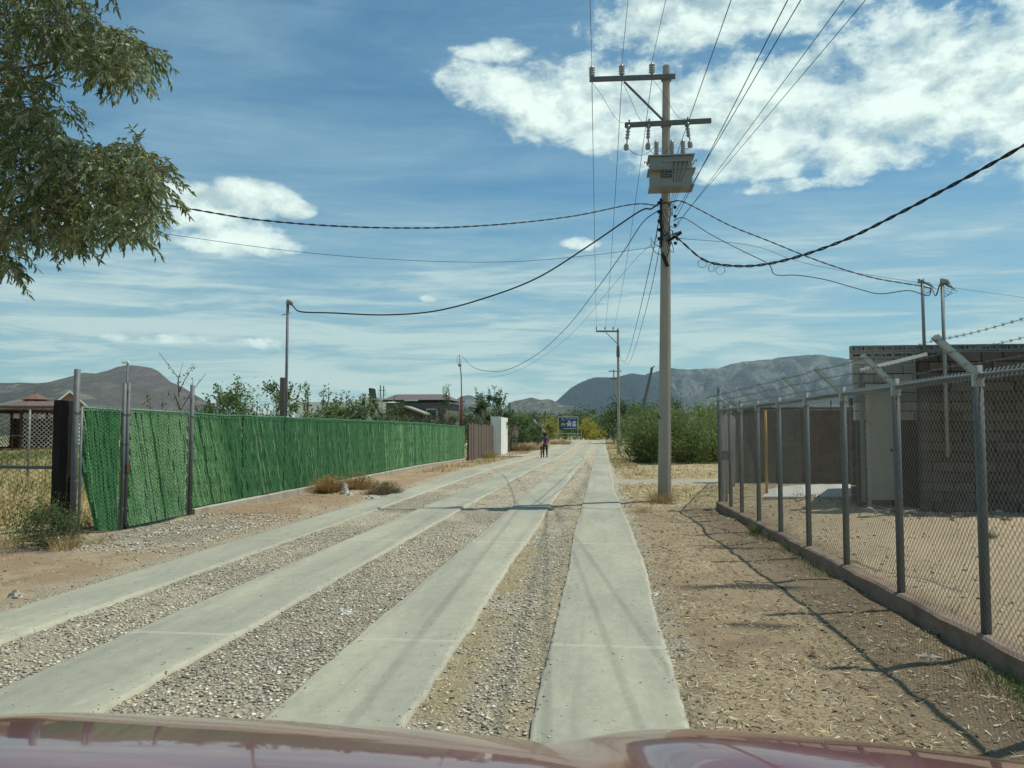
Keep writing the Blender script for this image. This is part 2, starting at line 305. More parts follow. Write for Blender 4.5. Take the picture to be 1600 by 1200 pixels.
class MB:
    def __init__(s): s.v = []; s.f = []; s.c = []; s.cur = None
    def add(s, vs, fs):
        n = len(s.v); s.v += [tuple(v) for v in vs]; s.f += [tuple(i+n for i in f) for f in fs]
        s.c += [s.cur]*len(vs); return s
    def box(s, x0, x1, y0, y1, z0, z1):
        return s.add([(x0, y0, z0), (x1, y0, z0), (x1, y1, z0), (x0, y1, z0), (x0, y0, z1), (x1, y0, z1), (x1, y1, z1), (x0, y1, z1)],
                     [(0, 3, 2, 1), (4, 5, 6, 7), (0, 1, 5, 4), (1, 2, 6, 5), (2, 3, 7, 6), (3, 0, 4, 7)])
    def bar(s, a, b, w, h, up=(0, 0, 1)):
        a, b = Vector(a), Vector(b); d = (b-a).normalized(); u = Vector(up)
        if abs(d.dot(u)) > 0.98: u = Vector((1, 0, 0))
        r = d.cross(u).normalized(); u = r.cross(d)
        vs = []
        for p in (a, b):
            for (i, j) in ((-1, -1), (1, -1), (1, 1), (-1, 1)): vs.append(p+r*(i*w/2)+u*(j*h/2))
        return s.add(vs, [(0, 1, 2, 3), (7, 6, 5, 4), (0, 4, 5, 1), (1, 5, 6, 2), (2, 6, 7, 3), (3, 7, 4, 0)])
    def tube(s, pts, r, n=8, cap=True):
        pts = [Vector(p) for p in pts]; rs = r if isinstance(r, (list, tuple)) else [r]*len(pts)
        vs = []; fs = []; prev = None
        for i, p in enumerate(pts):
            d = (pts[min(i+1, len(pts)-1)]-pts[max(i-1, 0)])
            d = d.normalized() if d.length > 1e-9 else Vector((0, 0, 1))
            if prev is None:
                u = Vector((0, 0, 1)) if abs(d.z) < 0.9 else Vector((1, 0, 0))
            else: u = prev
            a = (u - d*u.dot(d)).normalized(); b = d.cross(a); prev = a
            for k in range(n):
                q = 2*pi*k/n; vs.append(p+(a*cos(q)+b*sin(q))*rs[i])
        for i in range(len(pts)-1):
            for k in range(n):
                k2 = (k+1) % n; fs.append((i*n+k, i*n+k2, (i+1)*n+k2, (i+1)*n+k))
        if cap: fs.append(tuple(range(n))[::-1]); fs.append(tuple((len(pts)-1)*n+k for k in range(n)))
        return s.add(vs, fs)
    def lathe(s, c, prof, n=14):
        c = Vector(c); vs = []; fs = []
        for (r, z) in prof:
            for k in range(n):
                q = 2*pi*k/n; vs.append(c+Vector((r*cos(q), r*sin(q), z)))
        for i in range(len(prof)-1):
            for k in range(n):
                k2 = (k+1) % n; fs.append((i*n+k, i*n+k2, (i+1)*n+k2, (i+1)*n+k))
        fs.append(tuple(range(n))[::-1]); fs.append(tuple((len(prof)-1)*n+k for k in range(n)))
        return s.add(vs, fs)
    def prism(s, poly, d):               # poly of 3-D points, extruded by d
        d = Vector(d); n = len(poly); vs = [Vector(p) for p in poly]+[Vector(p)+d for p in poly]
        fs = [tuple(range(n))[::-1], tuple(range(n, 2*n))]+[(i, (i+1) % n, n+(i+1) % n, n+i) for i in range(n)]
        return s.add(vs, fs)
    def build(s, name, m, parent=None, smooth=False, kind=None, bevel=0.0, loc=None):
        me = bpy.data.meshes.new(name); me.from_pydata(s.v, [], s.f); me.materials.append(M[m] if isinstance(m, str) else m)
        if any(c is not None for c in s.c):
            a = me.color_attributes.new('Col', 'FLOAT_COLOR', 'POINT')
            a.data.foreach_set('color', np.array([(*(c or (1, 1, 1)), 1) for c in s.c], dtype=np.float32).ravel())
        if smooth:
            me.polygons.foreach_set('use_smooth', [len(f) <= 4 for f in s.f])
        me.update(); o = bpy.data.objects.new(name, me); link(o, parent)
        if loc is not None: o.location = loc
        if kind: o['kind'] = kind
        if bevel:
            b = o.modifiers.new('bevel', 'BEVEL'); b.width = bevel; b.segments = 2; b.limit_method = 'ANGLE'
        return o
def copy_tree(o, parent=None, **kw):
    c = o.copy(); C.objects.link(c)
    if parent is not None: c.parent = parent
    for ch in list(o.children): copy_tree(ch, c)
    return c

# numpy value noise
def _h(ix, iy, s):
    n = (ix*374761393 + iy*668265263 + s*1442695041) & 0xffffffff
    n = ((n ^ (n >> 13))*1274126177) & 0xffffffff
    return ((n ^ (n >> 16)) & 0xffff)/65535.0
def vn(x, y, s=0):
    x = np.asarray(x, dtype=np.float64); y = np.asarray(y, dtype=np.float64)
    ix = np.floor(x).astype(np.int64); iy = np.floor(y).astype(np.int64); fx = x-ix; fy = y-iy
    fx = fx*fx*(3-2*fx); fy = fy*fy*(3-2*fy)
    a = _h(ix, iy, s); b = _h(ix+1, iy, s); c = _h(ix, iy+1, s); d = _h(ix+1, iy+1, s)
    return (a*(1-fx)+b*fx)*(1-fy)+(c*(1-fx)+d*fx)*fy
def fbm(x, y, s=0, o=4, g=0.5):
    r = 0; a = 1; tot = 0
    for i in range(o):
        r = r+a*vn(x*(2**i), y*(2**i), s+i*17); tot += a; a *= g
    return r/tot
def sst(x, a, b):
    t_ = np.clip((x-a)/(b-a), 0, 1); return t_*t_*(3-2*t_)

# ------------------------------------------------------------------ terrain
PY = np.array([-1000, 35, 54, 75, 100, 116, 130, 160, 200, 400, 8000.])
PZ = np.array([0, 0, -.20, -.15, .02, .13, .15, -.3, -1.0, -2.0, -2.])
TR = [(-5.56, -4.79), (-3.91, -3.0), (-1.98, -1.14), (-0.42, 0.47)]   # the four concrete tracks
def edge(k, side, y):
    x = TR[k][side]; y = np.asarray(y, dtype=np.float64)
    w = (vn(y*0.3, k*3+side, 5)-.5)*0.045 + (vn(y*1.3, k*3+side, 9)-.5)*0.018 + (vn(y*7, k*3+side, 11)-.5)*0.018
    if k == 3 and side == 1: w = w - 0.15*sst(y, 13, 22) + .03
    if k == 3 and side == 0: w = w - 0.04*sst(y, 9, 13)
    return x+w
def in_track(x, y, pad=0.0):
    r = np.zeros(np.shape(x), dtype=bool)
    for k in range(4): r |= (x > edge(k, 0, y)-pad) & (x < edge(k, 1, y)+pad)
    return r & (y < 118)
def prof(y): return np.interp(y, PY, PZ)
def gz(x, y):
    x = np.asarray(x, dtype=np.float64); y = np.asarray(y, dtype=np.float64)
    z = prof(y)
    z = z + 0.5*sst(-x, 11, 24)*sst(y, 22, 45)*(1-sst(y, 120, 200)) 
    road = sst(x, -6.6, -5.9)*(1-sst(x, 0.5, 0.95))
    rough = (fbm(x*.6, y*.6, 3)-.5)*0.14 + (fbm(x*4, y*4, 8)-.5)*0.05
    z = z + rough*(1-road)*(1-.6*sst(np.abs(x), 60, 300)) + (fbm(x*5, y*5, 4)-.5)*0.02*road
    z = z + 0.05*sst(x, 3.0, 3.3)*(1-sst(y, 17, 19)) + (fbm(x*.8, y*.8, 13)-.5)*.16*sst(x, 3.3, 5)*(1-sst(y, 24, 27))
    z = z - 0.012*road
    return z
def gzf(x, y): return float(gz(np.array([x]), np.array([y]))[0])

def axis(lo, hi, d, far0, far1, g):
    a = list(np.arange(lo, hi+1e-6, d)); s = d
    while a[-1] < far1: s *= g; a.append(a[-1]+s)
    s = d; b = []; cur = lo
    while cur > far0: s *= g; cur -= s; b.append(cur)
    return np.array(b[::-1]+a)
xs = axis(-10.5, 8, 0.10, -6500, 6500, 1.10); ys = axis(1.5, 24, 0.10, -800, 7000, 1.055)
X, Y = np.meshgrid(xs, ys); Z = gz(X, Y)
nx, ny = len(xs), len(ys)
def lerp(a, b, f): return a*(1-f[..., None])+np.array(b)*f[..., None]
def ground_col(X, Y):
    n1 = fbm(X*.9, Y*.9, 21); n2 = fbm(X*3.2, Y*3.2, 31); n3 = fbm(X*.25, Y*.12, 41)
    c = np.zeros(X.shape+(3,)) + np.array((0.31, 0.235, 0.15))
    c = lerp(c, (0.41, 0.325, 0.21), sst(n1*.6+n2*.4, .45, .66)*.85)
    c = lerp(c, (0.19, 0.135, 0.09), sst(n2, .62, .75)*.6)
    g = np.zeros(X.shape)
    # left verge, redder
    lv = (1-sst(X, -6.6, -5.5)); c = lerp(c, (0.32, 0.225, 0.14), lv*.75*(1-sst(n1, .45, .65)))
    # road bed
    rd = sst(X+(n2-.5)*.5, -6.2, -5.5)*(1-sst(X+(n2-.5)*.4, 0.45, 0.75))
    c = lerp(c, (0.43, 0.375, 0.275), rd); g = np.maximum(g, rd*(.25+.6*sst(n1, .3, .6)))
    straw = np.exp(-((X+1.02)/.22)**2)*sst(n1, .40, .55)+np.exp(-((X+.5)/.13)**2)*.7
    c = lerp(c, (0.36, 0.29, 0.15), np.clip(straw, 0, 1)*rd*.85); g = g*(1-np.clip(straw, 0, 1)*.7)
    far = sst(Y, 12, 30)*rd; c = lerp(c, (0.42, 0.37, 0.275), far*.8); g = g*(1-.55*far)
    for (xa, xb, yc) in ((-1.05, -.55, 30), (-.90, -.45, 27)):
        xx = xa+(xb-xa)*np.sin(np.clip((Y-13)/34, 0, 1)*pi); c = lerp(c, (0.20, 0.165, 0.12), np.exp(-((X-xx)/.05)**2)*sst(Y, 13, 16)*(1-sst(Y, 42, 47))*.75*rd)
    # right verge mulch
    rv = sst(X, .5, .9)*(1-sst(X, 2.7, 3.0)); mul = sst(X+(n1-.5)*1.0, 1.6, 2.3)*rv*(1-sst(Y, 17, 19))
    c = lerp(c, (0.19, 0.14, 0.09), mul*.75)
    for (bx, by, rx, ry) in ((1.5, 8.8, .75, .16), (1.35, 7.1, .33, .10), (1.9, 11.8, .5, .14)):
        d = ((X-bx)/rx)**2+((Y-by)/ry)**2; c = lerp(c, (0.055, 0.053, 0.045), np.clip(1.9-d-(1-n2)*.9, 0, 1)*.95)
    # yard behind the wire fence
    yd = sst(X+(n2-.5)*.2, 3.0, 3.35)*(1-sst(Y, 27, 30)); c = lerp(c, (0.46, 0.36, 0.24), yd*(.55+.45*n1))
    # gravel apron before the green gate
    ap = np.exp(-(((X+7.1)/1.0)**4+((Y-12.6)/1.9)**4)); ap = ap*sst(n2+.25*ap, .38, .52)
    c = lerp(c, (0.40, 0.38, 0.32), ap); g = np.maximum(g, ap)
    # gravel drive on the right
    dr = np.exp(-((Y-26.8-(n1-.5)*1.2)/1.3)**4)*sst(X, .35, .8)*(1-sst(X, 5.5, 8)); c = lerp(c, (0.45, 0.44, 0.37), dr*.85); g = np.maximum(g, dr*.5)
    # dry grass land beyond
    rf = np.maximum(sst(Y, 17.5, 20)*sst(X, .55, 1.2)*(1-yd), sst(Y, 45, 60)*sst(X, .8, 3))*(1-dr)
    c = lerp(c, (0.42, 0.345, 0.19), rf*sst(n1*.5+n2*.5, .35, .6)*.9)
    lf = sst(-X, 8.9, 9.8)*sst(Y, 10.5, 12.5); c = lerp(c, (0.42, 0.36, 0.19), lf*.9)
    c = lerp(c, (0.14, 0.165, 0.06), lf*sst(Y, 24, 30)*sst(n3, .42, .62)*.8)
    big = sst(np.abs(X)+np.maximum(Y-150, 0), 120, 400); c = lerp(c, (0.13, 0.14, 0.07), big*.8)
    return c, np.clip(g, 0, 1)
CC, GG = ground_col(X, Y)
idx = np.arange(nx*ny).reshape(ny, nx)
fc = np.stack([idx[:-1, :-1], idx[:-1, 1:], idx[1:, 1:], idx[1:, :-1]], -1).reshape(-1, 4)
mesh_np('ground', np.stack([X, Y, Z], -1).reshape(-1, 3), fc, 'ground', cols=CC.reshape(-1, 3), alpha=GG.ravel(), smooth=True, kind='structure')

# ------------------------------------------------------------------ concrete tracks, slab by slab
joints = [-10.4, -4.84, 0.72, 6.28, 11.84, 17.4]+[17.4+5.56*i for i in range(1, 19)]
TN = ['farthest left beside the dirt verge', 'second from the left', 'left of the truck', 'right edge of the road']
for k in range(4):
    tr = bpy.data.objects.new('concrete_track', None); link(tr); tr['kind'] = 'structure'
    for j in range(len(joints)-1):
        y0, y1 = joints[j]+.0025, joints[j+1]-.0025; n = max(4, int((y1-y0)/(.10 if y0 < 30 else .5)))
        yy = np.concatenate([[y0, y0+.02], np.linspace(y0+.05, y1-.05, n), [y1-.02, y1]]); n += 4; xl = edge(k, 0, yy); xr = edge(k, 1, yy)
        if j in (2, 3): pass
        vs = []; ed = []
        us = [0, .03, .12, .3, .5, .7, .88, .97, 1]
        for q in range(n):
            zc = float(prof(yy[q]))+.022
            row = [(xl[q]-.004, yy[q], zc-.10)]+[(xl[q]+(xr[q]-xl[q])*u, yy[q], zc-(.008 if u in (0, 1) else 0)) for u in us]+[(xr[q]+.004, yy[q], zc-.10)]
            vs += row; ee = 1.1 if q in (0, 1, n-1, n-2) else 0; ed += [1]+[max(ee, 1-min(u, 1-u)*7, 0) for u in us]+[1]
        w = len(us)+2; fs = []
        for q in range(n-1):
            for u in range(w-1): fs.append((q*w+u, q*w+u+1, (q+1)*w+u+1, (q+1)*w+u))
        o = mesh_np('slab', vs, fs, 'concrete', tr)
        a = o.data.attributes.new('edge', 'FLOAT', 'POINT'); a.data.foreach_set('value', np.array(ed, dtype=np.float32))

# ------------------------------------------------------------------ scatter tools
def eul(rx, ry, rz):
    cx, sx, cy, sy, cz, sz = np.cos(rx), np.sin(rx), np.cos(ry), np.sin(ry), np.cos(rz), np.sin(rz)
    R = np.empty((len(rx), 3, 3))
    R[:, 0, 0] = cz*cy; R[:, 0, 1] = cz*sy*sx-sz*cx; R[:, 0, 2] = cz*sy*cx+sz*sx
    R[:, 1, 0] = sz*cy; R[:, 1, 1] = sz*sy*sx+cz*cx; R[:, 1, 2] = sz*sy*cx-cz*sx
    R[:, 2, 0] = -sy; R[:, 2, 1] = cy*sx; R[:, 2, 2] = cy*cx
    return R
def scatter(name, tv, tf, pos, R, sc, col, m, parent=None, kind=None, label=None, cat=None, smooth=False):
    tv = np.asarray(tv, float); tf = np.asarray(tf, int); N = len(pos); sc = np.asarray(sc, float)
    if sc.ndim == 1: sc = np.repeat(sc[:, None], 3, 1)
    v = tv[None]*sc[:, None, :]
    v = np.einsum('nij,nkj->nki', R, v)+np.asarray(pos)[:, None, :]
    f = (tf[None]+(np.arange(N)*len(tv))[:, None, None]).reshape(-1, tf.shape[1])
    c = np.repeat(np.asarray(col)[:, None, :], len(tv), 1).reshape(-1, 3)
    o = mesh_np(name, v.reshape(-1, 3), f, m, parent, cols=c, kind=kind, smooth=smooth)
    return tag(o, label, cat)
ROCKV = [(0, 0, .62), (1, .1, 0), (.3, .8, .1), (-.75, .7, -.05), (-.9, -.3, .08), (-.1, -.95, 0), (.75, -.65, .05), (0, 0, -.5)]
ROCKF = [(0, 1, 2), (0, 2, 3), (0, 3, 4), (0, 4, 5), (0, 5, 6), (0, 6, 1), (7, 2, 1), (7, 3, 2), (7, 4, 3), (7, 5, 4), (7, 6, 5), (7, 1, 6)]
def pick(pal, n, w=None, jit=.18):
    pal = np.array(pal); i = RNG.choice(len(pal), n, p=w); return pal[i]*(1+(RNG.random((n, 1))-.5)*2*jit)
def stones(name, n, xr, yr, smin, smax, pal, w=None, mask=None, ypow=1.0, label=None, flat=.55, sink=.25):
    x = RNG.uniform(*xr, n); u = RNG.random(n)**ypow; y = yr[0]+(yr[1]-yr[0])*u
    k = ~in_track(x, y, 0.012)
    if mask is not None: k &= mask(x, y)
    x, y = x[k], y[k]; n = len(x)
    s = smin+(smax-smin)*RNG.random(n)**2.5; s *= 1+np.maximum(y-9, 0)*.02
    sc = np.stack([s*RNG.uniform(.7, 1.2, n), s*RNG.uniform(.6, 1.1, n), s*RNG.uniform(.35, .9, n)*flat/.55], 1)
    pos = np.stack([x, y, gz(x, y)+sc[:, 2]*.25], 1)
    R = eul(RNG.uniform(-.5, .5, n), RNG.uniform(-.5, .5, n), RNG.uniform(0, 6.3, n))
    return scatter(name, ROCKV, ROCKF, pos, R, sc, pick(pal, n, w, .25), 'stone', kind='stuff', label=label)
GP = [(0.64, 0.585, 0.46), (0.52, 0.46, 0.355), (0.38, 0.335, 0.26), (0.20, 0.175, 0.14), (0.80, 0.75, 0.62), (0.56, 0.46, 0.31)]
GW = [.30, .29, .16, .05, .08, .12]
def notstraw(x, y):
    nn = fbm(x*.9, y*.9, 21);  st = np.exp(-((x+1.02)/.22)**2)*sst(nn, .40, .55)+np.exp(-((x+.5)/.13)**2)*.6
    return RNG.random(len(x)) > st*.85
stones('gravel', 70000, (-5.5, -.3), (3.8, 13), .006, .023, GP, GW, notstraw, 1.25, 'grey crushed stone between the concrete tracks of the road')
stones('gravel', 26000, (-5.6, -.3), (12.5, 60), .009, .020, GP, GW, lambda x, y: (RNG.random(len(x)) < 1.25-sst(y, 14, 60)*1.2) & (fbm(x*3.2, y*1.2, 31) > .36+.2*sst(y, 12, 50)), 1.7, 'finer looking gravel between the tracks farther along the road')
stones('gravel', 5200, (-8.0, -5.9), (10.4, 15.2), .012, .032, GP, GW, lambda x, y: fbm(x*3.2, y*3.2, 31) > .42, 1.0, 'patch of pale gravel in front of the green gate')
stones('pebbles', 3800, (.5, 2.85), (3.9, 17), .006, .022, [(0.42, .34, .24), (.30, .22, .14), (.5, .46, .38), (.17, .12, .08)], None, None, 1.4, 'scattered pebbles and clods on the right dirt verge')
stones('pebbles', 2400, (-9.5, -5.6), (7, 24), .008, .026, [(0.42, .34, .24), (.30, .2, .13), (.5, .46, .38), (.17, .12, .08)], None, None, 1.2, 'scattered pebbles and clods on the left dirt verge')
stones('pebbles', 3500, (3.05, 9), (4.5, 18), .008, .03, [(0.45, .36, .27), (.36, .27, .18), (.55, .5, .42), (.2, .15, .1)], None, None, 1.2, 'pebbles and crumbs over the sandy yard')

n = 2600; k_ = RNG.integers(0, 4, n); y = 4+26*RNG.random(n)**1.4; u = np.where(RNG.random(n) < .6, np.abs(RNG.normal(0, .07, n)), RNG.random(n)); u = np.where(RNG.random(n) < .5, u, 1-u)
x = np.array([edge(k, 0, yy)*(1-uu)+edge(k, 1, yy)*uu for k, yy, uu in zip(k_, y, u)]); q_ = .003+.009*RNG.random(n)**2.5
scatter('spilled_grit', ROCKV, ROCKF, np.stack([x, y, prof(y)+.024], 1), eul(RNG.uniform(-.5, .5, n), RNG.uniform(-.5, .5, n), RNG.uniform(0, 6.3, n)), q_, pick(GP, n, GW, .25), 'stone', kind='stuff', label='grit spilled onto the concrete tracks')
stones('rubble', 500, (5.0, 12.5), (15.3, 16.5), .02, .11, [(0.40, .33, .26), (.30, .24, .19), (.48, .44, .38), (.34, .20, .14)], None, lambda x, y: RNG.random(len(x)) < sst(y, 15.2, 16.4), 1.0, 'broken rubble along the foot of the dark brown wall')
stones('rubble', 160, (4.4, 9), (17.5, 20), .02, .10, [(0.40, .35, .28), (.30, .25, .2)], None, None, 1.0, 'scattered rubble between the yard walls')
# straw and dead leaf flecks
FLV = [(-1, -.09, 0), (1, -.06, .05), (1, .06, .05), (-1, .09, 0)]; FLF = [(0, 1, 2, 3)]
def flecks(n, xr, yr, l0, l1, pal, mask=None, ypow=1.3, label=None, lift=.01):
    x = RNG.uniform(*xr, n); y = yr[0]+(yr[1]-yr[0])*RNG.random(n)**ypow
    k = ~in_track(x, y, -.02)
    if mask is not None: k &= mask(x, y)
    x, y = x[k], y[k]; n = len(x); s = l0+(l1-l0)*RNG.random(n)**2
    pos = np.stack([x, y, gz(x, y)+lift*RNG.random(n)+.004], 1)
    R = eul(RNG.normal(0, .5, n), RNG.normal(0, .25, n), RNG.uniform(0, 6.3, n))
    sc = np.stack([s, s*RNG.uniform(.5, 2.2, n), s], 1)
    return scatter('straw_litter', FLV, FLF, pos, R, sc, pick(pal, n, None, .25), 'straw', kind='stuff', label=label)
SP = [(.48, .39, .22), (.60, .52, .33), (.28, .20, .11), (.17, .115, .065), (.56, .52, .38), (.24, .18, .09), (.13, .09, .055)]
flecks(46000, (.45, 2.85), (3.9, 18), .005, .030, SP, lambda x, y: RNG.random(len(x)) < (1-.75*(((x-1.5)/.8)**2+((y-8.8)/.2)**2 < 1)-.75*(((x-1.35)/.4)**2+((y-7.1)/.13)**2 < 1))*.22+.8*sst(fbm(x*.9, y*.9, 21), .4, .6), 1.35, 'dry straw and dead leaves on the right verge')
flecks(16000, (-1.2, -.36), (4, 20), .006, .022, SP, lambda x, y: ~notstraw(x, y), 1.2, 'straw mat along the gravel strip before the truck')
flecks(9000, (-9.5, -5.5), (7, 26), .008, .03, SP, lambda x, y: fbm(x*1.5, y*1.5, 77) > .5, 1.2, 'dry straw on the left verge')
flecks(9000, (3.0, 4.0), (4.5, 18), .006, .025, SP, None, 1.2, 'dry leaves along the inside of the wire fence')
flecks(9000, (.5, 6), (17.5, 34), .03, .09, [(.50, .42, .22), (.56, .50, .30), (.38, .30, .15)], lambda x, y: np.abs(y-26.8) > 1.4, 1.0, 'flattened dry grass around the utility pole', .03)

# ------------------------------------------------------------------ grass
BLV = [(-.5, 0, 0), (.5, 0, 0), (.34, .12, .55), (-.34, .12, .55), (0, .42, 1.0)]
BLF = [(0, 1, 2), (0, 2, 3), (3, 2, 4)]
def blades(name, x, y, h, w, pal, pw=None, lean=.35, parent=None, kind='stuff', label=None, z=None, base=None):
    n = len(x); R = eul(RNG.normal(0, lean, n), RNG.normal(0, lean, n), RNG.uniform(0, 6.3, n))
    zz_ = gz(x, y)-.01 if z is None else z
    pos = np.stack([x, y, zz_], 1)
    if base is not None: pos = pos-np.array(base)
    sc = np.stack([w*np.ones(n), h, h], 1)
    return scatter(name, BLV, BLF, pos, R, sc, pick(pal, n, pw, .2), 'blade', parent, kind, label)
DRY = [(.50, .41, .20), (.44, .34, .15), (.56, .49, .29), (.33, .25, .12)]
GRN = [(.10, .15, .05), (.14, .19, .07), (.20, .22, .09)]
n = 52000; x = RNG.uniform(-34, -8.7, n); y = 12.6+46*RNG.random(n)**1.5
k = (x < -.60*y) & (x > -1.3*y-6); x, y = x[k], y[k]
pal_n = fbm(x*.25, y*.12, 41); gmask = (RNG.random(len(x)) < sst(pal_n, .40, .60)*sst(y, 17, 26))
blades('dry_grass', x[~gmask], y[~gmask], RNG.uniform(.12, .38, (~gmask).sum()), .022, DRY, label='tall dry yellow grass in the field on the left')
blades('green_grass', x[gmask], y[gmask], RNG.uniform(.2, .5, gmask.sum()), .035, GRN+DRY[:1], label='green weeds in the far part of the left field')
n = 9000; x = RNG.uniform(.6, 9, n); y = RNG.uniform(19, 60, n); k = (np.abs(y-26.8) > 1.5) & ((x < 2.6) | (y > 28)) & (fbm(x*.9, y*.9, 21) > .45); x, y = x[k], y[k]
blades('dry_grass', x, y, RNG.uniform(.04, .18, len(x)), .02, DRY, label='short dry grass on the open ground right of the road')
n = 7000; x = np.where(RNG.random(n) < .5, RNG.uniform(.5, 1.6, n), RNG.uniform(-7.4, -6.0, n)); y = RNG.uniform(30, 110, n); k = fbm(x, y*.5, 90) > .42; x, y = x[k], y[k]
blades('dry_grass', x, y, RNG.uniform(.05, .25, len(x)), .03, DRY, label='dry grass along both road edges far away')
n = 2600; y = RNG.uniform(4, 17.2, n); x = 3.087-.0303*y-.12+RNG.normal(0, .09, n)-.04; k = (fbm(y*.7, y*0, 66) > .5) & (x < 2.95); x, y = x[k], y[k]
blades('weeds', x, y, RNG.uniform(.03, .14, len(x)), .006, GRN+DRY, label='sparse weeds along the foot of the wire fence kerb')
n = 900; x = RNG.normal(2.72, .13, n); y = RNG.normal(5.3, .45, n)
blades('weeds', x, y, RNG.uniform(.03, .13, n), .006, [(.09, .15, .04), (.14, .19, .06)], label='green weeds at the kerb in the lower right corner')

def tuft(px, py, n, h, rad, pal, label, w=.006, lean=.45, stem=None, name='grass_tuft', cat='grass tuft'):
    g = G(px, py); g.z = gzf(g.x, g.y)
    th = thing(name, label, cat, g)
    a = RNG.uniform(0, 6.3, n); r = rad*np.sqrt(RNG.random(n)); x = r*np.cos(a); y = r*np.sin(a)
    R = eul(-np.sin(a)*0+RNG.normal(0, lean*.6, n), RNG.normal(0, lean*.6, n), np.zeros(n))
    R = np.einsum('nij,njk->nik', R, eul(-lean*(r/rad)*1.0, np.zeros(n), np.zeros(n)))
    Rz = eul(np.zeros(n), np.zeros(n), a-pi/2); R = np.einsum('nij,njk->nik', Rz, eul(-lean*(r/rad)+RNG.normal(0, .2, n), RNG.normal(0, .3, n), np.zeros(n)))
    hh = h*RNG.uniform(.45, 1.0, n)
    scatter('blades', BLV, BLF, np.stack([x, y, np.full(n, -.01)], 1), R, np.stack([np.full(n, w), hh, hh], 1), pick(pal, n, None, .25), 'blade', th, 'stuff')
    return th

# ------------------------------------------------------------------ trees and bushes
LV = [(0, 0, 0), (.5, .28, .06), (1, 0, 0), (.5, -.28, .06)]; LF = [(0, 1, 2, 3)]
def crown_pts(c, r, nclump, nleaf, cl, shell=.5, seed=None):
    cc = []
    while len(cc) < nclump:
        p = RNG.uniform(-1, 1, 3); d = np.linalg.norm(p)
        if d < 1 and d > shell*RNG.random(): cc.append(p)
    cc = np.array(cc)*np.array(r)+np.array(c)
    i = RNG.integers(0, nclump, nleaf); sz = RNG.uniform(.4, 1.5, nclump)[i]
    return cc, i, cc[i]+RNG.normal(0, 1, (nleaf, 3))*np.array(cl)*sz[:, None]
def foliage(name, pts, size, pal, idx_, parent, m='leaf', up=.5):
    n = len(pts); R = eul(RNG.uniform(-1.4, 1.4, n), RNG.uniform(-1.2, 1.2, n), RNG.uniform(0, 6.3, n))
    pal = np.array(pal); K = idx_.max()+1
    clc = pal[RNG.integers(0, len(pal), K)]; mixc = clc[idx_]*.65+pal[RNG.integers(0, len(pal), n)]*.35
    s = size*RNG.uniform(.6, 1.35, n)
    return scatter(name, LV, LF, pts, R, s, mixc*(1+(RNG.random((n, 1))-.5)*.5), m, parent)
def bush(name, label, cat, x, y, r, h, pal, nclump=26, nleaf=5000, size=.1, cl=.28, group=None, stems=5, parts=('trunk', 'crown'), low=.45, twiggy=0):
    z = gzf(x, y); th = thing(name, label, cat, (x, y, z), 0, group)
    rz = h*(1-low*.5)/2
    cc, i, pts = crown_pts((0, 0, h-rz*1.0), (r, r, rz), nclump, nleaf, (cl, cl, cl*.8))
    pts[:, 2] = np.maximum(pts[:, 2], .05)
    foliage(parts[1], pts, size, pal, i, th)
    mb = MB()
    for q in range(min(stems, nclump)):
        e = Vector(cc[q]); b = Vector((random.uniform(-.1, .1)*r, random.uniform(-.1, .1)*r, -.05)); mid = b.lerp(e, .5)+Vector((0, 0, .15*h))*random.uniform(-.3, .6)
        mb.tube([b, b.lerp(mid, .5)+Vector((random.uniform(-.05, .05), 0, 0))*h, mid, e], [h*.022, h*.016, h*.012, h*.004], 6)
    for q in range(twiggy):
        a = random.uniform(0, 6.28); e = Vector(cc[random.randrange(nclump)]); e2 = e+Vector((cos(a)*.2, sin(a)*.2, random.uniform(.3, .6)))*h*.35
        mb.tube([e, e.lerp(e2, .6)+Vector((.02, 0, 0)), e2], [h*.006, h*.004, h*.002], 4)
    mb.build(parts[0], 'bark', th, True)
    return th
MESQ = [(.14, .205, .055), (.19, .26, .075), (.09, .145, .04), (.25, .30, .10), (.16, .17, .07)]
DKG = [(.06, .105, .035), (.08, .13, .045), (.045, .075, .03), (.11, .155, .05)]
MIDG = [(.13, .19, .06), (.18, .245, .08), (.08, .13, .04)]
YEL = [(.55, .45, .03), (.40, .36, .04), (.15, .19, .04), (.50, .42, .04)]

# mesquite thicket right of the road
MQ = [(2.9, 44.5, 2.0, 2.7, 'pale green mesquite at the left end of the thicket, left of the concrete pole'),
      (4.3, 42.8, 1.9, 2.6, 'dense mesquite directly behind the concrete pole'),
      (6.2, 45.0, 2.1, 2.7, 'broad bright mesquite just right of the concrete pole'),
      (7.9, 46.5, 2.0, 2.8, 'tall mesquite in the thicket beside the wire fence corner'),
      (9.8, 48.5, 2.2, 2.8, 'mesquite half hidden behind the wire fence corner'),
      (3.8, 49.5, 2.5, 3.0, 'taller mesquite rising behind the left end of the thicket'),
      (7.2, 51.0, 2.6, 3.1, 'feathery mesquite crown at the back of the thicket')]
for (x, y, r, h, lb) in MQ:
    bush('mesquite_bush', lb, 'bush', x, y, r, h+.1, MESQ, 60, 13000, .11, .30, 'mesquite thicket right of the road', 9, low=-.15)
bush('mesquite_bush', 'low dusty bush leaning toward the road at the thicket foot', 'bush', 1.9, 43.5, .7, 1.1, MESQ+DKG[:1], 14, 1800, .09, .2, 'mesquite thicket right of the road', 5, low=0)

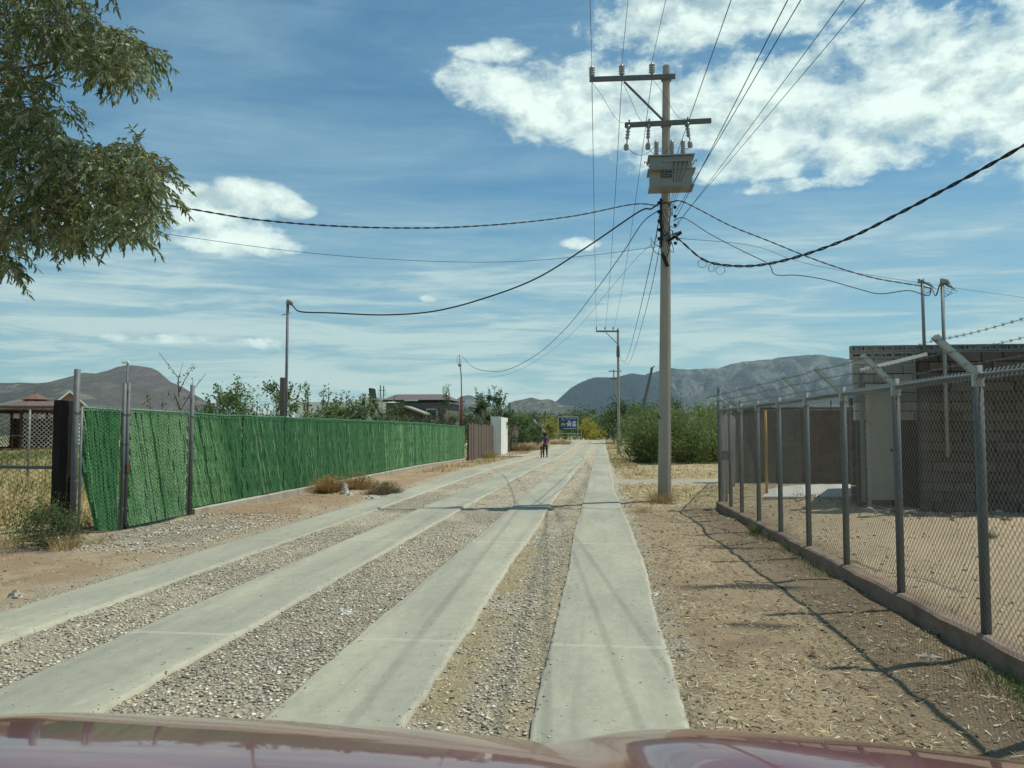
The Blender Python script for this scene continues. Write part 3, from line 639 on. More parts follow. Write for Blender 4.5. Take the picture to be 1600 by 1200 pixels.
# far trees beyond the end of the road
FT = [(-24, 118, 4.0, 4.6, MIDG), (-19.5, 124, 3.6, 5.0, DKG), (-15.5, 132, 4.0, 5.2, MIDG), (-11, 140, 4.5, 5.4, DKG), (-6.5, 146, 4.2, 5.6, MIDG),
      (-2.6, 140, 3.6, 5.4, DKG), (1.2, 136, 3.8, 5.8, MIDG), (4.6, 122, 3.4, 6.0, DKG), (2.6, 100, 2.6, 5.0, DKG), (5.4, 96, 3.0, 5.2, MIDG), (8.6, 105, 3.6, 5.6, DKG),
      (13, 112, 4, 5.4, MIDG), (18, 118, 4.5, 5.6, DKG), (-30, 128, 4.5, 5.0, DKG), (-36, 120, 4.2, 4.8, MIDG)]
DESC = ['olive green tree', 'dark green tree', 'rounded green tree', 'spreading dark tree', 'mid green tree']
for i, (x, y, r, h, pal) in enumerate(FT):
    bush('desert_tree', ['leftmost', 'second', 'third', 'fourth', 'fifth', 'sixth', 'seventh', 'eighth', 'ninth', 'tenth', 'eleventh', 'twelfth', 'thirteenth', 'fourteenth', 'last'][i]
         + ' ' + DESC[i % 5] + ' in the far belt beyond the road end', 'tree', x, y, r, h, pal, 26, 2600, .30, .62, 'far belt of trees beyond the road', 4, low=.25)
bush('flowering_shrub', 'yellow flowering shrub just left of the blue sign', 'shrub', P(862, 680, 131).x, 131, 1.6, 4.0, YEL, 18, 1900, .22, .4, None, 4, low=0)
bush('flowering_shrub', 'small yellow flowering shrub right behind the blue sign', 'shrub', -2.6, 133.5, 1.5, 3.8, YEL, 14, 1500, .22, .4, None, 4, low=0)
bush('flowering_shrub', 'low yellow flowers right of the blue sign by the road end', 'shrub', -0.6, 128, 1.8, 1.6, YEL, 12, 1400, .2, .35, None, 4, low=0)
# distant plain woods, one mass
n = 26000; x = RNG.uniform(-420, 330, n); y = RNG.uniform(180, 520, n); 
h_ = 3.2*fbm(x*.08, y*.08, 55)+.8
pts = np.stack([x, y, gz(x, y)+RNG.random(n)*h_*1.5], 1)
o = foliage('distant_woods', pts, 2.0, DKG+MIDG, RNG.integers(0, 40, n), None); tag(o, 'hazy belt of scrub woods on the plain below the mountains', None, None, 'stuff')

# left middle: leafy trees behind the green fence
def leafy(label, px, py_top, Yd, r, nl=4200, pal=MIDG, size=.10, sprigs=8, cat='tree', name='leafy_tree', clumps=26):
    top = P(px, py_top, Yd); g = gzf(top.x, Yd); h = top.z-g
    th = bush(name, label, cat, top.x, Yd, r, h-.25, pal, clumps, nl, size, .22, None, 7, low=.15)
    mb = MB(); pts = []; idl = []
    for q in range(sprigs):
        a = random.uniform(-1, 1); b0 = Vector((a*r*.8, random.uniform(-.5, .5)*r, h*.72)); tip = b0+Vector((a*.25, 0, random.uniform(.25, .36)*h*(1-.35*abs(a))))
        mb.tube([b0, b0.lerp(tip, .5)+Vector((.03, 0, 0)), tip], [.018, .012, .005], 4)
        for u in np.linspace(.1, 1, 16):
            for _ in range(3):
                pts.append(b0.lerp(tip, u)+Vector(RNG.normal(0, .055, 3))); idl.append(q)
    mb.build('branch', 'bark', th, kind='stuff'); foliage('sprig_leaves', np.array([tuple(p) for p in pts]), size, pal, np.array(idl), th)
    return th
leafy('leafy green tree with upright sprigs left of the concrete post behind the green fence', 398, 590, 26, 1.7, 6500, MIDG+[(.13, .18, .05)])
leafy('bushy tree behind the green fence, around the metal service mast', 482, 604, 29, 1.6, 5500, MIDG)
leafy('low olive shrub at the left end of the leafy row, right of the bare tree', 345, 618, 25, 1.2, 3500, MIDG)
leafy('dark low shrub filling the gap between the service mast and the backboard', 505, 632, 27, 1.5, 4200, DKG+MIDG)
leafy('low leafy crown in the middle of the green fence', 535, 616, 31, 1.7, 5000, DKG+MIDG)
leafy('leafy crown beside the tilted basketball backboard', 585, 620, 33, 1.4, 3800, MIDG)
leafy('thin tree with open crown beside the short utility mast', 702, 606, 51, .5, 900, DKG, .12, 5, clumps=8)
leafy('dark scrub between the grey house and the green fence', 655, 644, 44, 1.4, 3000, DKG, .1, 4, 'shrub', 'garden_shrub')
leafy('weedy shrub at the foot of the short utility mast', 705, 640, 51, 1.0, 1500, DKG, .1, 3, 'shrub', 'garden_shrub')
leafy('dark pointed tree behind the brown cane fence', 765, 606, 62, 1.7, 4200, DKG, .16, 7)
leafy('grey green tree just left of the pointed tree', 742, 645, 56, 1.1, 2000, [(.13, .16, .12), (.08, .11, .06)], .14, 4)
leafy('dark tree behind the white gate pillar', 795, 632, 68, 1.3, 2400, DKG, .16, 5)
leafy('small round yellow green tree behind the green fence near the bare tree', 242, 618, 30, .6, 1300, [(.17, .18, .05), (.11, .14, .045)], .1, 2)
for (px, py, Yd, r, lb) in ((822, 662, 88, 2.2, 'bush beside the blue grey wall along the left roadside'), (838, 660, 100, 2.4, 'bush behind the person pushing a bicycle'),
                            (815, 652, 78, 1.0, 'bush right of the second brown cane panel')):
    leafy(lb, px, py, Yd, r, 2600, DKG+MIDG, .2, 3, 'bush', 'roadside_bush')

# bare tree
bt = thing('bare_tree', 'nearly leafless young tree rising behind the green gate', 'tree', P(276, 690, 19)*1.0); bt.location.z = gzf(bt.location.x, 19)
mb = MB(); pts = []; b0 = bt.location
def loc_(px, py): return P(px, py, 19)-b0
for (pl, r) in (([(277, 690), (278, 640), (277, 615)], .035), ([(277, 620), (277, 590), (268, 575), (250, 551)], .02), ([(277, 612), (290, 598), (297, 585), (306, 570)], .018),
                ([(280, 600), (285, 565)], .012), ([(278, 640), (265, 622), (262, 608)], .012), ([(278, 650), (300, 615), (320, 583)], .018), ([(296, 588), (290, 578)], .008), ([(300, 618), (302, 590)], .012)):
    q = [loc_(*p)+Vector((0, random.uniform(-.15, .15), 0)) for p in pl]; mb.tube(q, [r*.75*(1-.6*i/(len(q)-1)) for i in range(len(q))], 5)
    for i in range(len(q)-1):
        for _ in range(5): pts.append(q[i].lerp(q[i+1], random.random())+Vector(RNG.normal(0, .03, 3)))
mb.build('trunk', 'bark', bt); foliage('leaves', np.array([tuple(p) for p in pts]), .07, MIDG, np.zeros(len(pts), int), bt)

# ------------------------------------------------------------------ eucalyptus, crown hanging in from the upper left
eu = thing('eucalyptus_tree', 'eucalyptus with hanging narrow leaves filling the upper left corner', 'tree', (-11.6, 9.6, gzf(-11.6, 9.6)))
EB = eu.location.copy()
lob = [(20, 25, 120, 70, 26), (105, 55, 60, 45, 12), (160, 75, 50, 35, 8), (205, 95, 38, 34, 8), (165, 120, 30, 20, 3), (30, 115, 60, 40, 7), (5, 190, 50, 60, 9), (75, 185, 50, 25, 5),
       (50, 250, 85, 60, 18), (30, 330, 60, 50, 12), (130, 270, 70, 55, 16), (200, 265, 50, 50, 11), (235, 300, 30, 50, 8), (120, 335, 80, 40, 14), (190, 345, 55, 28, 6), (192, 375, 16, 14, 1), (100, 372, 50, 22, 5),
       (8, 400, 10, 36, 4), (60, -60, 180, 70, 22), (-110, 60, 110, 130, 26), (-120, 260, 110, 110, 24), (-260, 160, 120, 200, 26), (-150, 400, 110, 60, 10), (-400, 200, 130, 220, 16)]
cl = []
for (cx, cy, rx, ry, k) in lob:
    for _ in range(int(k*5.2)):
        a = random.uniform(0, 6.28); r = sqrt(random.random()); cl.append(P(cx+rx*r*cos(a)*.92, cy+ry*r*sin(a)*.9-2, random.uniform(8.3, 11.0)))
tw = MB(); LP_ = []; LD = []; LC = []; LS = []
GUM = np.array([(.12, .17, .055), (.16, .22, .07), (.07, .105, .04), (.22, .28, .13), (.19, .20, .065), (.36, .42, .28)])
for c in cl:
    cc_ = GUM[random.randrange(len(GUM))]
    for s_ in range(3):
        d = Vector((random.uniform(-1, 1), random.uniform(-1, 1), random.uniform(-.4, .8))).normalized(); L = random.uniform(.22, .42)
        p = c.copy(); prev = p.copy(); pl = [p.copy()]
        for k in range(9):
            d = (d+Vector((0, 0, -.15))).normalized(); p = p+d*L/9; pl.append(p.copy())
            if k >= 1:
                for _ in range(2):
                    LP_.append(tuple(p)); LD.append((d.x+random.uniform(-1, 1), d.y+random.uniform(-1, 1), d.z-random.uniform(.0, 1.1)))
                    LC.append(cc_*.6+GUM[random.randrange(len(GUM))]*.4); LS.append(random.uniform(.055, .12))
        tw.tube([pl[0]-EB, pl[4]-EB, pl[9]-EB], [.005, .004, .002], 3, False)
tw.build('twigs', 'bark', eu, kind='stuff')
LD = np.array(LD); LD /= np.linalg.norm(LD, axis=1)[:, None]
z_ = -LD; aux = RNG.normal(0, 1, LD.shape); x_ = np.cross(aux, z_); x_ /= np.linalg.norm(x_, axis=1)[:, None]; y_ = np.cross(z_, x_)
R = np.stack([x_, y_, z_], 2)
EV = [(0, 0, 0), (.125, .03, -.3), (-.125, .03, -.3), (.11, .09, -.62), (-.095, .09, -.62), (.03, .2, -1)]
EF = [(0, 2, 1), (1, 2, 4), (1, 4, 3), (3, 4, 5)]
LC = np.array(LC); scatter('foliage', EV, EF, np.array(LP_)-np.array(EB), R, np.array(LS), LC*(1+(RNG.random((len(LC), 1))-.5)*.5), 'gumleaf', eu)
mb = MB(); T0 = Vector((0, 0, -.1))
mb.tube([T0, Vector((.1, .05, 1.6)), Vector((.35, 0, 3.2)), Vector((.5, .1, 5.2)), Vector((.9, 0, 7.4)), Vector((1.3, 0, 9))], [.27, .22, .18, .14, .08, .03], 10)
mb.build('trunk', 'bark', eu, True)
br = MB()
for (st, tg) in ((2.6, (120, 300)), (3.0, (235, 300)), (2.4, (10, 410)), (3.8, (40, 180)), (4.6, (200, 100)), (5.2, (90, 40)), (6.2, (60, -40)), (2.8, (110, 360)), (3.4, (30, 255)), (5.0, (150, 110)), (3.2, (-150, 240)), (4.4, (-200, 60))):
    s0 = Vector((.35+.1*(st-3), 0, st)); e = P(tg[0], tg[1], random.uniform(9, 10.2))-EB; e.z += .25
    mid = s0.lerp(e, .5)+Vector((0, random.uniform(-.2, .2), random.uniform(.1, .5)))
    br.tube([s0, s0.lerp(mid, .5)+Vector((0, 0, .08)), mid, mid.lerp(e, .5)+Vector((0, 0, .06)), e], [.07, .05, .032, .02, .007], 6)
br.build('branches', 'bark', eu, True)

# ------------------------------------------------------------------ wire mesh builder
def segs(name, a, b, r, m, parent, sides=3, kind='stuff', base=(0, 0, 0)):
    a = np.asarray(a, float)-np.array(base); b = np.asarray(b, float)-np.array(base); d = b-a; L = np.linalg.norm(d, axis=1)[:, None]; d = d/L
    aux = np.where(np.abs(d[:, 2:3]) < .9, np.array([[0, 0, 1.]]), np.array([[1., 0, 0]])); u = np.cross(d, aux); u /= np.linalg.norm(u, axis=1)[:, None]; w = np.cross(d, u)
    vs = []
    for p in (a, b):
        for k in range(sides):
            q = 2*pi*k/sides; vs.append(p+(u*cos(q)+w*sin(q))*r)
    v = np.stack(vs, 1).reshape(-1, 3); f = []
    for k in range(sides): f.append((k, (k+1) % sides, sides+(k+1) % sides, sides+k))
    f = (np.array(f)[None]+(np.arange(len(a))*2*sides)[:, None, None]).reshape(-1, 4)
    return mesh_np(name, v, f, m, parent, kind=kind)
def chain(name, o0, o1, z0, z1, pitch, r, m, parent, base, thick=.012, bulge=.01, sides=3, cut=None, vs=None):
    vs = vs or pitch/2
    """chain-link fabric between two ground points"""
    o0 = np.array(o0, float); o1 = np.array(o1, float); L = np.linalg.norm(o1-o0); d = (o1-o0)/L; nrm = np.array([-d[1], d[0]])
    nw = int(L/pitch); nh = int((z1-z0)/vs); I, J = np.meshgrid(np.arange(nw), np.arange(nh), indexing='ij')
    def pt(I, J, end):
        sgn = np.where((J+I) % 2 == 0, 1, -1)
        s = (I+.5)*pitch+sgn*pitch*.5
        off = np.where(end, 1, -1)*0
        wob = (vn(s*1.3, J*vs*1.3, 3)-.5)*2*bulge
        q = o0[None, None]+s[..., None]*d+nrm*((sgn*thick*.5)+wob)[..., None]
        z = z0+J*vs+(vn(s*2, J*.1, 8)-.5)*.01
        return np.concatenate([q, z[..., None]], -1)
    A = pt(I, J, False); B = pt(I, J+1, True)
    A = A.reshape(-1, 3); B = B.reshape(-1, 3)
    if cut is not None: k = cut(A); A, B = A[k], B[k]
    return segs(name, A, B, r, m, parent, sides, 'stuff', base)

# ------------------------------------------------------------------ right chain-link fence
def fx(y): return 3.087-.0303*y
FB = Vector((fx(9), 9, 0))
rf = thing('chain_link_fence', 'tall galvanised chain link fence on a low kerb along the right verge', 'fence', FB)
post_y = [.7, 2.1, 3.55, 4.95, 6.44, 8.02, 9.55, 11.03, 12.5, 13.95, 15.35, 16.42]
zt = 2.115
def L3(x, y, z): return Vector((x, y, z))-FB
def make_post():
    mb = MB(); mb.tube([(0, 0, -.05), (0, 0, 2.10)], .037, 12); return mb.build('post', 'galv_dark', rf, True)
p0 = make_post()
am = MB()    # pressed steel arm leaning out over the verge
A0 = Vector((0, 0, -.03)); A1 = Vector((-.31, .02, .29)); dd = (A1-A0).normalized(); sd = Vector((0, 1, 0)); nn = dd.cross(sd).normalized()
for (o_, w_, h_) in ((Vector(), .052, .006), (sd*.026, .006, .045), (-sd*.026, .006, .045)):
    a_ = A0+o_; b_ = A1+o_; am.bar(a_+nn*(0 if h_ < .01 else -.012), b_+nn*(0 if h_ < .01 else -.012), w_ if h_ < .01 else .006, h_ if h_ < .01 else .045, nn)
am.lathe((0, 0, -.10), [(.044, 0), (.044, .10), (.03, .13)], 12)
arm0 = am.build('barbed_wire_arm', 'galv_light', rf)
for i, y in enumerate(post_y):
    o = p0 if i == 0 else p0.copy(); a = arm0 if i == 0 else arm0.copy()
    if i: C.objects.link(o); C.objects.link(a)
    o.location = L3(fx(y), y, .10); a.location = L3(fx(y), y, zt+.02); a.rotation_euler = (0, 0, 0)
mb = MB(); cy = 17.57; mb.tube([L3(fx(cy), cy, -.1), L3(fx(cy), cy, 2.62)], .05, 12); mb.build('corner_post', 'galv_dark', rf, True)
mb = MB(); mb.tube([L3(fx(cy), cy, 2.40), L3(fx(cy)+.35, cy-.35, 2.1)], .018, 8); mb.build('brace', 'galv', rf)
mb = MB(); mb.tube([L3(fx(y), y, zt+.008*sin(y*2)) for y in np.linspace(.5, 17.5, 60)], .023, 8); mb.build('top_rail', 'galv_dark', rf, True)
mb = MB(); mb.box(*(L3(fx(cy), cy, 0).x+v for v in (.02, .26)), L3(0, cy, 0).y-.04, L3(0, cy, 0).y+.04, 1.05, 1.25); mb.build('lock_box', 'black', rf, bevel=.008)
ys_b = [.3]+post_y+[17.5]
for i in range(len(ys_b)-1):
    a, b = ys_b[i]+.03, ys_b[i+1]-.02
    chain('mesh_panel', (fx(a)-.03, a), (fx(b)-.03, b), .16, 2.15, .030, .0019, 'wire', rf, FB, .010, .018, 3, vs=.034)
# twisted selvedge along the rail
mb = MB()
for y in np.arange(1.5, 17.5, .062):
    mb.bar(L3(fx(y)-.035, y-.006, 2.085), L3(fx(y)+.03, y+.022, 2.165), .009, .009)
mb.build('selvedge_ties', 'galv', rf, kind='stuff')
# tie wires round posts
for (frac) in (.33, .66, .98):
    mb = MB(); prev = None
    a = []; b = []
    yy = np.linspace(.7, 17.5, 160); x_o = -.31*frac; z_o = .29*frac+.02
    pts = [L3(fx(y)+x_o, y, zt+z_o-.02-.014*abs(sin((y-.7)*pi/1.47))) for y in yy]
    mb.tube(pts, .0022, 4)
    for k in range(0, 159, 1):
        p = pts[k]; q = 1
        mb.bar(p+Vector((-.008, -.004, -.012)), p+Vector((.008, .004, .012)), .003, .003); mb.bar(p+Vector((.008, -.004, -.012)), p+Vector((-.008, .006, .012)), .003, .003)
    mb.build('barbed_wire', 'galv_dark', rf)
# kerb, rough
def kerb(name, pts, w, h0, h1, m, parent, base, lab=None, step=.12):
    ys_ = np.arange(pts[0][1], pts[1][1], step); vs = []; fs = []
    for i, y in enumerate(ys_):
        u = (y-pts[0][1])/(pts[1][1]-pts[0][1]); x = pts[0][0]+(pts[1][0]-pts[0][0])*u
        e = (float(vn(y*3, 1, 71))-.5)*.03; e2 = (float(vn(y*5, 5, 72))-.5)*.025; zg = float(prof(y))
        for (xx, z) in ((-w/2-.02+e, h0), (-w/2+e2*.6, h1*.55), (-w/2+e, h1-.02+e2*.5), (-w/2+.03, h1+e2*.6), (w/2-.02, h1+e2*.4), (w/2, h1-.02), (w/2, h0)):
            vs.append((x+xx-base.x, y-base.y, z+zg-base.z))
    for i in range(len(ys_)-1):
        for k in range(6): fs.append((i*7+k, i*7+k+1, (i+1)*7+k+1, (i+1)*7+k))
    fs2 = [tuple(range(7))[::-1], tuple((len(ys_)-1)*7+k for k in range(7))]
    mb = MB(); mb.add(vs, fs+fs2); return mb.build(name, m, parent, False)
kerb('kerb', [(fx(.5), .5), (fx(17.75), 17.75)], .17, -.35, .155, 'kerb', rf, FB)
# second leg of the fence, away from the corner
sl = thing('chain_link_fence', 'side stretch of wire fence running back from the corner post', 'fence', (2.75, 17.8, 0))
SB = sl.location; a0, a1 = Vector((2.62, 17.7, 0)), Vector((4.25, 26, 0))
for u in (.2, .4, .6, .8, 1):
    q = a0.lerp(a1, u); mb = MB(); mb.tube([q-SB+Vector((0, 0, -.1)), q-SB+Vector((0, 0, 2.1))], .032, 8); mb.build('post', 'galv_dark', sl, True)
    mb = MB(); mb.tube([q-SB+Vector((0, 0, 2.1)), q-SB+Vector((0, 0, 2.45))], .012, 6); mb.build('post_tip', 'galv_dark', sl)
mb = MB(); mb.tube([a0-SB+Vector((0, 0, 2.11)), a1-SB+Vector((0, 0, 2.11))], .02, 8); mb.build('top_rail', 'galv', sl, True)
chain('mesh_panel', (a0.x, a0.y), (a1.x, a1.y), .12, 2.12, .06, .003, 'wire', sl, SB, vs=.05)

# ------------------------------------------------------------------ green fence
GX = -8.15
gf = thing('green_slat_fence', 'long chain link fence filled with green privacy slats on the left', 'fence', (GX, 30, 0)); GB = gf.location.copy()
PALG = np.array([(.065, .225, .08), (.085, .27, .10), (.045, .165, .062), (.20, .42, .16), (.48, .68, .36), (.02, .07, .03)])
def slats(name, parent, base, y0, y1, z0, z1, lean, width, bright, dark=0.0, cut=None, xoff=0.0, gapcol=None):
    ys_ = np.arange(y0-max(lean, 0), y1+max(-lean, 0), width); n = len(ys_); V = []; Fc = []; Cc = []
    S_ = 9; q = np.linspace(0, 1, S_)
    for i, ya in enumerate(ys_):
        nb = float(vn(ya*.9, 3, 61)); nf = float(vn(ya*4.3, 9, 62))
        if gapcol is not None and float(vn(ya*1.1, 0, 63)) > .93: continue
        br_ = np.clip(bright*2.6*(nb*.55+nf*.45-.33), 0, 1); r = random.random()
        c = PALG[3]*br_+PALG[random.choice((0, 0, 1, 2))]*(1-br_)
        if bright > 1: c = PALG[3]*(1-nf*.9)+PALG[4]*nf*.9
        if r < .05+.30*bright*nb: c = c*.45+PALG[4]*.55
        if r > .92: c = PALG[5]
        if dark and nf > .75 and nb > .55: c = np.array((.035, .05, .025))
        wob = random.uniform(-.025, .025); ph = random.uniform(0, 6)
        yc = ya+lean*(1-q)+wob*np.sin(q*3+ph); z = z0+(z1-z0)*q; zg = prof(np.clip(yc, 0, 60))
        xo = GX+xoff+.012*np.sin(q*pi*10+ph+(i % 2)*pi)
        k = (yc > y0) & (yc < y1)
        if cut is not None: k &= cut(yc, z)
        st = len(V); w = width*random.uniform(.40, .62)
        for s in range(S_): V += [(xo[s], yc[s]-w, z[s]+zg[s]), (xo[s]+.006, yc[s]+w, z[s]+zg[s])]; Cc += [c*random.uniform(.8, 1.2)]*2
        for s in range(S_-1):
            if k[s] and k[s+1]: Fc.append((st+2*s, st+2*s+1, st+2*s+3, st+2*s+2))
    V = np.array(V)-np.array(base)
    return mesh_np(name, V, Fc, 'slat', parent, cols=np.array(Cc), kind='stuff')
gy = [14.95, 17.2, 19.6, 22.0, 24.6, 27.2, 29.8, 32.4, 35.0, 37.6, 40.2, 42.8, 46.6]
lean_ = [.6, .6, .5, .45, .4, .3, .22, .2, .15, .1, .1, .08]
for i in range(len(gy)-1):
    slats('slat_panel', gf, GB, gy[i], gy[i+1], .16, 2.0+.01*(i % 3), lean_[i]*1.25, .030 if i < 5 else .042, [.5, .45, .25, .65, .35, .4, .2, .3, .15, .2, .12, .1][i], dark=1.0 if i == 1 else .0)
mb = MB()
for i in range(len(gy)-1):
    a, b = gy[i], gy[i+1]; za, zb = float(prof(a)), float(prof(b))
    mb.add([(GX-.035-GB.x, a-GB.y, .13+za), (GX-.035-GB.x, b-GB.y, .13+zb), (GX-.035-GB.x, b-GB.y, 1.99+zb), (GX-.035-GB.x, a-GB.y, 1.99+za)], [(0, 1, 2, 3)])
mb.build('shade_cloth', 'greencloth', gf)
M['greencloth2'] = mat('light_green_cloth', (.05, .16, .06), 0.8, 0.5, 2.5, 0.3, 70, stretch=(1, 1, 0.35))
for (a, b) in ((14.95, 22), (22, 30)):
    chain('mesh_panel', (GX+.03, a), (GX+.03, b), .14, 2.03, .075, .0026, 'greenwire', gf, GB, .012, .02)
mb = MB(); mb.tube([(GX-GB.x, y-GB.y, 2.02+float(prof(y))+.012*sin(y*3)) for y in np.linspace(14.95, 46.7, 70)], .022, 8); mb.build('top_rail', 'greenwire', gf, True)
mb = MB()
for y in np.arange(15, 46, .09):
    z = 2.0+float(prof(y)); mb.bar((.03, y-GB.y, z-.06), (-.02, y+.03-GB.y, z+.045), .014, .02)
mb.build('top_fringe', 'greenwire', gf, kind='stuff')
mb = MB(); mb.tube([(0, 0, -.1), (0, 0, 2.05)], .03, 8); gp = mb.build('post', 'galv', gf, True)
mb = MB(); mb.bar((0, 0, -.03), (.30, 0, .22), .045, .012); ga = mb.build('fence_arm', 'galv_light', gf)
for i, y in enumerate(gy[1:]):
    o = gp if i == 0 else gp.copy(); a = ga if i == 0 else ga.copy()
    if i: C.objects.link(o); C.objects.link(a)
    z = float(prof(y)); o.location = (-.05, y-GB.y, z); a.location = (.0, y-GB.y, z+2.05)
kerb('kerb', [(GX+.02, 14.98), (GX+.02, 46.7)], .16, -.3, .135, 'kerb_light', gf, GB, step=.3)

# gate leaves of the same fabric
def gate(y0, y1, label, lean, bright, cut=None, wd=.03):
    g = thing('green_gate', label, 'gate', (GX, y0, 0)); b = g.location.copy()
    slats('slat_panel', g, b, y0+.06, y1-.05, .04, 2.02, lean, wd, bright, cut=cut)
    mb = MB(); ys0 = [y0+.08, y1-.06]; zc_ = 1.12
    pl_ = [(ys0[0], 2.0), (ys0[1], 2.0), (ys0[1], .10), (y0+.08+(.42 if cut else 0), .10)]+([(ys0[0], zc_)] if cut else [])
    mb.add([(-.035, a-y0, b_) for (a, b_) in pl_], [tuple(range(len(pl_)))]); mb.build('shade_cloth', 'greencloth2', g)
    mb = MB()
    zt_ = 2.06
    def q(y, z): return Vector((0, y-y0, z))
    mb.tube([q(y0+.04, .0), q(y0+.04, zt_), q(y1-.04, zt_-.02), q(y1-.04, .0)], .022, 8)
    mb.build('gate_frame', 'galv', g, True)
    chain('mesh_panel', (GX+.03, y0+.05), (GX+.03, y1-.05), .04, 2.06, .065, .0042, 'greenwire', g, b, .012, .02, cut=(lambda A: cut(A[:, 1], A[:, 2])) if cut else None)
    mb = MB()
    for y in np.arange(y0+.08, y1-.05, .05): mb.bar((.02, y-y0, 2.0), (-.02, y-y0+.03, 2.09), .012, .016)
    mb.build('top_fringe', 'greenwire', g, kind='stuff')
    return g
g1 = gate(11.55, 12.68, 'narrow green slatted gate leaf beside the grey corner post, torn at the bottom', .42, .35,
          cut=lambda y, z: (y-11.6) > np.clip(1.15-z, 0, 2)*.42+.02, wd=.028)
g2 = gate(12.78, 14.86, 'wide light green slatted gate leaf with a small wheel at its foot', .62, 1.1, wd=.026)
mb = MB(); mb.lathe((0, 0, 0), [(.02, -.02), (.055, -.018), (.06, 0), (.055, .018), (.02, .02)], 14); w = mb.build('wheel', 'black', g2, True); w.location = (.04, .0, .065); w.rotation_euler = (0, pi/2, 0)
mb = MB(); mb.box(-.03, .05, -.04, .04, .95, 1.10); mb.tube([(.03, -.05, 1.0), (.07, 0, .96), (.03, .05, 1.0)], .008, 6); mb.build('latch', 'rust', g2)
for (y, z, r, lb) in ((11.42, 2.65, .047, 'tall grey steel post beside the black timber post'), (12.66, 2.50, .034, 'thin steel gate post, left of the doubled pair'),
                      (12.78, 2.52, .030, 'thin steel gate post, right of the doubled pair'), (14.91, 2.60, .042, 'grey steel post where the gate meets the long green fence')):
    p = thing('steel_post', lb, 'post', (GX+.02, y, 0)); mb = MB(); mb.tube([(0, 0, -.1), (0, 0, z)], r, 14); mb.build('tube', 'galv_dark', p, True)
    for zz_ in (.35, .9, 1.45, 1.95): mb = MB(); mb.lathe((0, 0, zz_), [(r+.004, 0), (r+.004, .03)], 12); mb.build('clamp', 'galv_dark', p)

# black timber post and the side fence that faces the road
tp = thing('timber_post', 'thick charred black timber post at the field fence corner', 'post', (-8.98, 12.35, 0))
mb = MB(); rs = [.13, .14, .125, .135, .13, .14, .128]
for i in range(1): pass
prof_pts = [(-.13, -.12), (.02, -.14), (.13, -.11), (.15, .02), (.12, .13), (-.02, .14), (-.14, .11), (-.15, 0)]
vs = []; fs = []
zs = np.linspace(-.1, 2.20, 14)
for i, z in enumerate(zs):
    for (a, b) in prof_pts: vs.append((a*(1+random.uniform(-.06, .06)), b*(1+random.uniform(-.06, .06)), z+(random.uniform(-.03, .02) if i == 13 else 0)))
for i in range(13):
    for k in range(8): fs.append((i*8+k, i*8+(k+1) % 8, (i+1)*8+(k+1) % 8, (i+1)*8+k))
fs.append(tuple(13*8+k for k in range(8))); mb.add(vs, fs); mb.build('trunk', 'timber', tp)
ff = thing('field_fence', 'rusty wire field fence with two pipe rails at the far left', 'fence', (-12, 12.6, 0)); FFB = ff.location.copy()
for z, m_ in ((2.11, 'galv_dark'), (1.07, 'galv_dark')):
    mb = MB(); mb.tube([(u, .01*sin(u*3), z+.01*sin(u*2)) for u in np.linspace(-5, 2.9, 24)], .03, 10); mb.build('rail', m_, ff, True)
chain('mesh_panel', (-17, 12.62), (-9.15, 12.62), .12, 2.1, .085, .0032, 'rust', ff, FFB)
for x in (-14.3, -17): 
    mb = MB(); mb.tube([(x+12, 0, -.1), (x+12, 0, 2.2)], .03, 8); mb.build('post', 'galv_dark', ff, True)
mb = MB(); mb.tube([(-5, .02, 1.62), (2.5, .02, 1.6)], .004, 5); mb.build('tension_wire', 'galv', ff)
sp_ = P(45, 690, 24); p = thing('thin_post', 'thin grey pole standing in the dry field before the gazebo', 'post', (sp_.x, 24, gzf(sp_.x, 24)))
mb = MB(); mb.tube([(0, 0, -.1), (0, 0, P(45, 640, 24).z-p.location.z)], .035, 8); mb.build('tube', 'galv', p, True)

# ------------------------------------------------------------------ brown cane fences and the white gate pillar
def cane(y0, y1, label, h):
    g = thing('cane_fence', label, 'fence', (-7.95, y0, float(prof(y0)))); y = 0
    while y < y1-y0:
        w = random.uniform(.16, .30); mb = MB(); zz_ = float(prof(y0+y))-g.location.z; a = random.uniform(-.02, .02)
        mb.box(-.03+a, .03+a, 0, w-.015, zz_-.05, zz_+h*random.uniform(.965, 1.02)); o = mb.build('cane_panel', 'brownfence', g); o.location = (0, y, 0); y += w
    for yy_ in np.arange(0, y1-y0+.1, 3.0):
        mb = MB(); mb.tube([(-.07, yy_, -.1), (-.07, yy_, h+.25)], .03, 8); mb.build('post', 'rust', g, True)
    return g
cane(46.9, 57.6, 'brown cane fence panel between the green fence and the white pillar', 2.25)
cane(62.2, 75, 'second brown cane fence panel beyond the white pillar', 2.35)
wp = thing('white_gateway', 'white painted angled gate wall between two brown cane fences', 'wall', (-8.1, 57.9, float(prof(58))))
mb = MB(); mb.box(-.05, .72, 0, .16, -.1, 2.88); mb.build('front_wall', 'white', wp, bevel=.01)
mb = MB(); mb.box(.53, .72, .163, 4.0, -.1, 2.84); mb.build('side_wall', 'white', wp, bevel=.01)
mb = MB(); mb.box(-.09, -.052, -.02, .1, -.1, 3.05); mb.build('pipe', 'cream', wp)
pv = thing('driveway_apron', 'pale concrete crossing from the road to the white gateway', 'driveway', (-6.6, 57, float(prof(57))+.02))
mb = MB(); mb.box(-.85, 1.0, -1.2, 3.2, -.1, .02); mb.build('slab', 'kerb_light', pv)

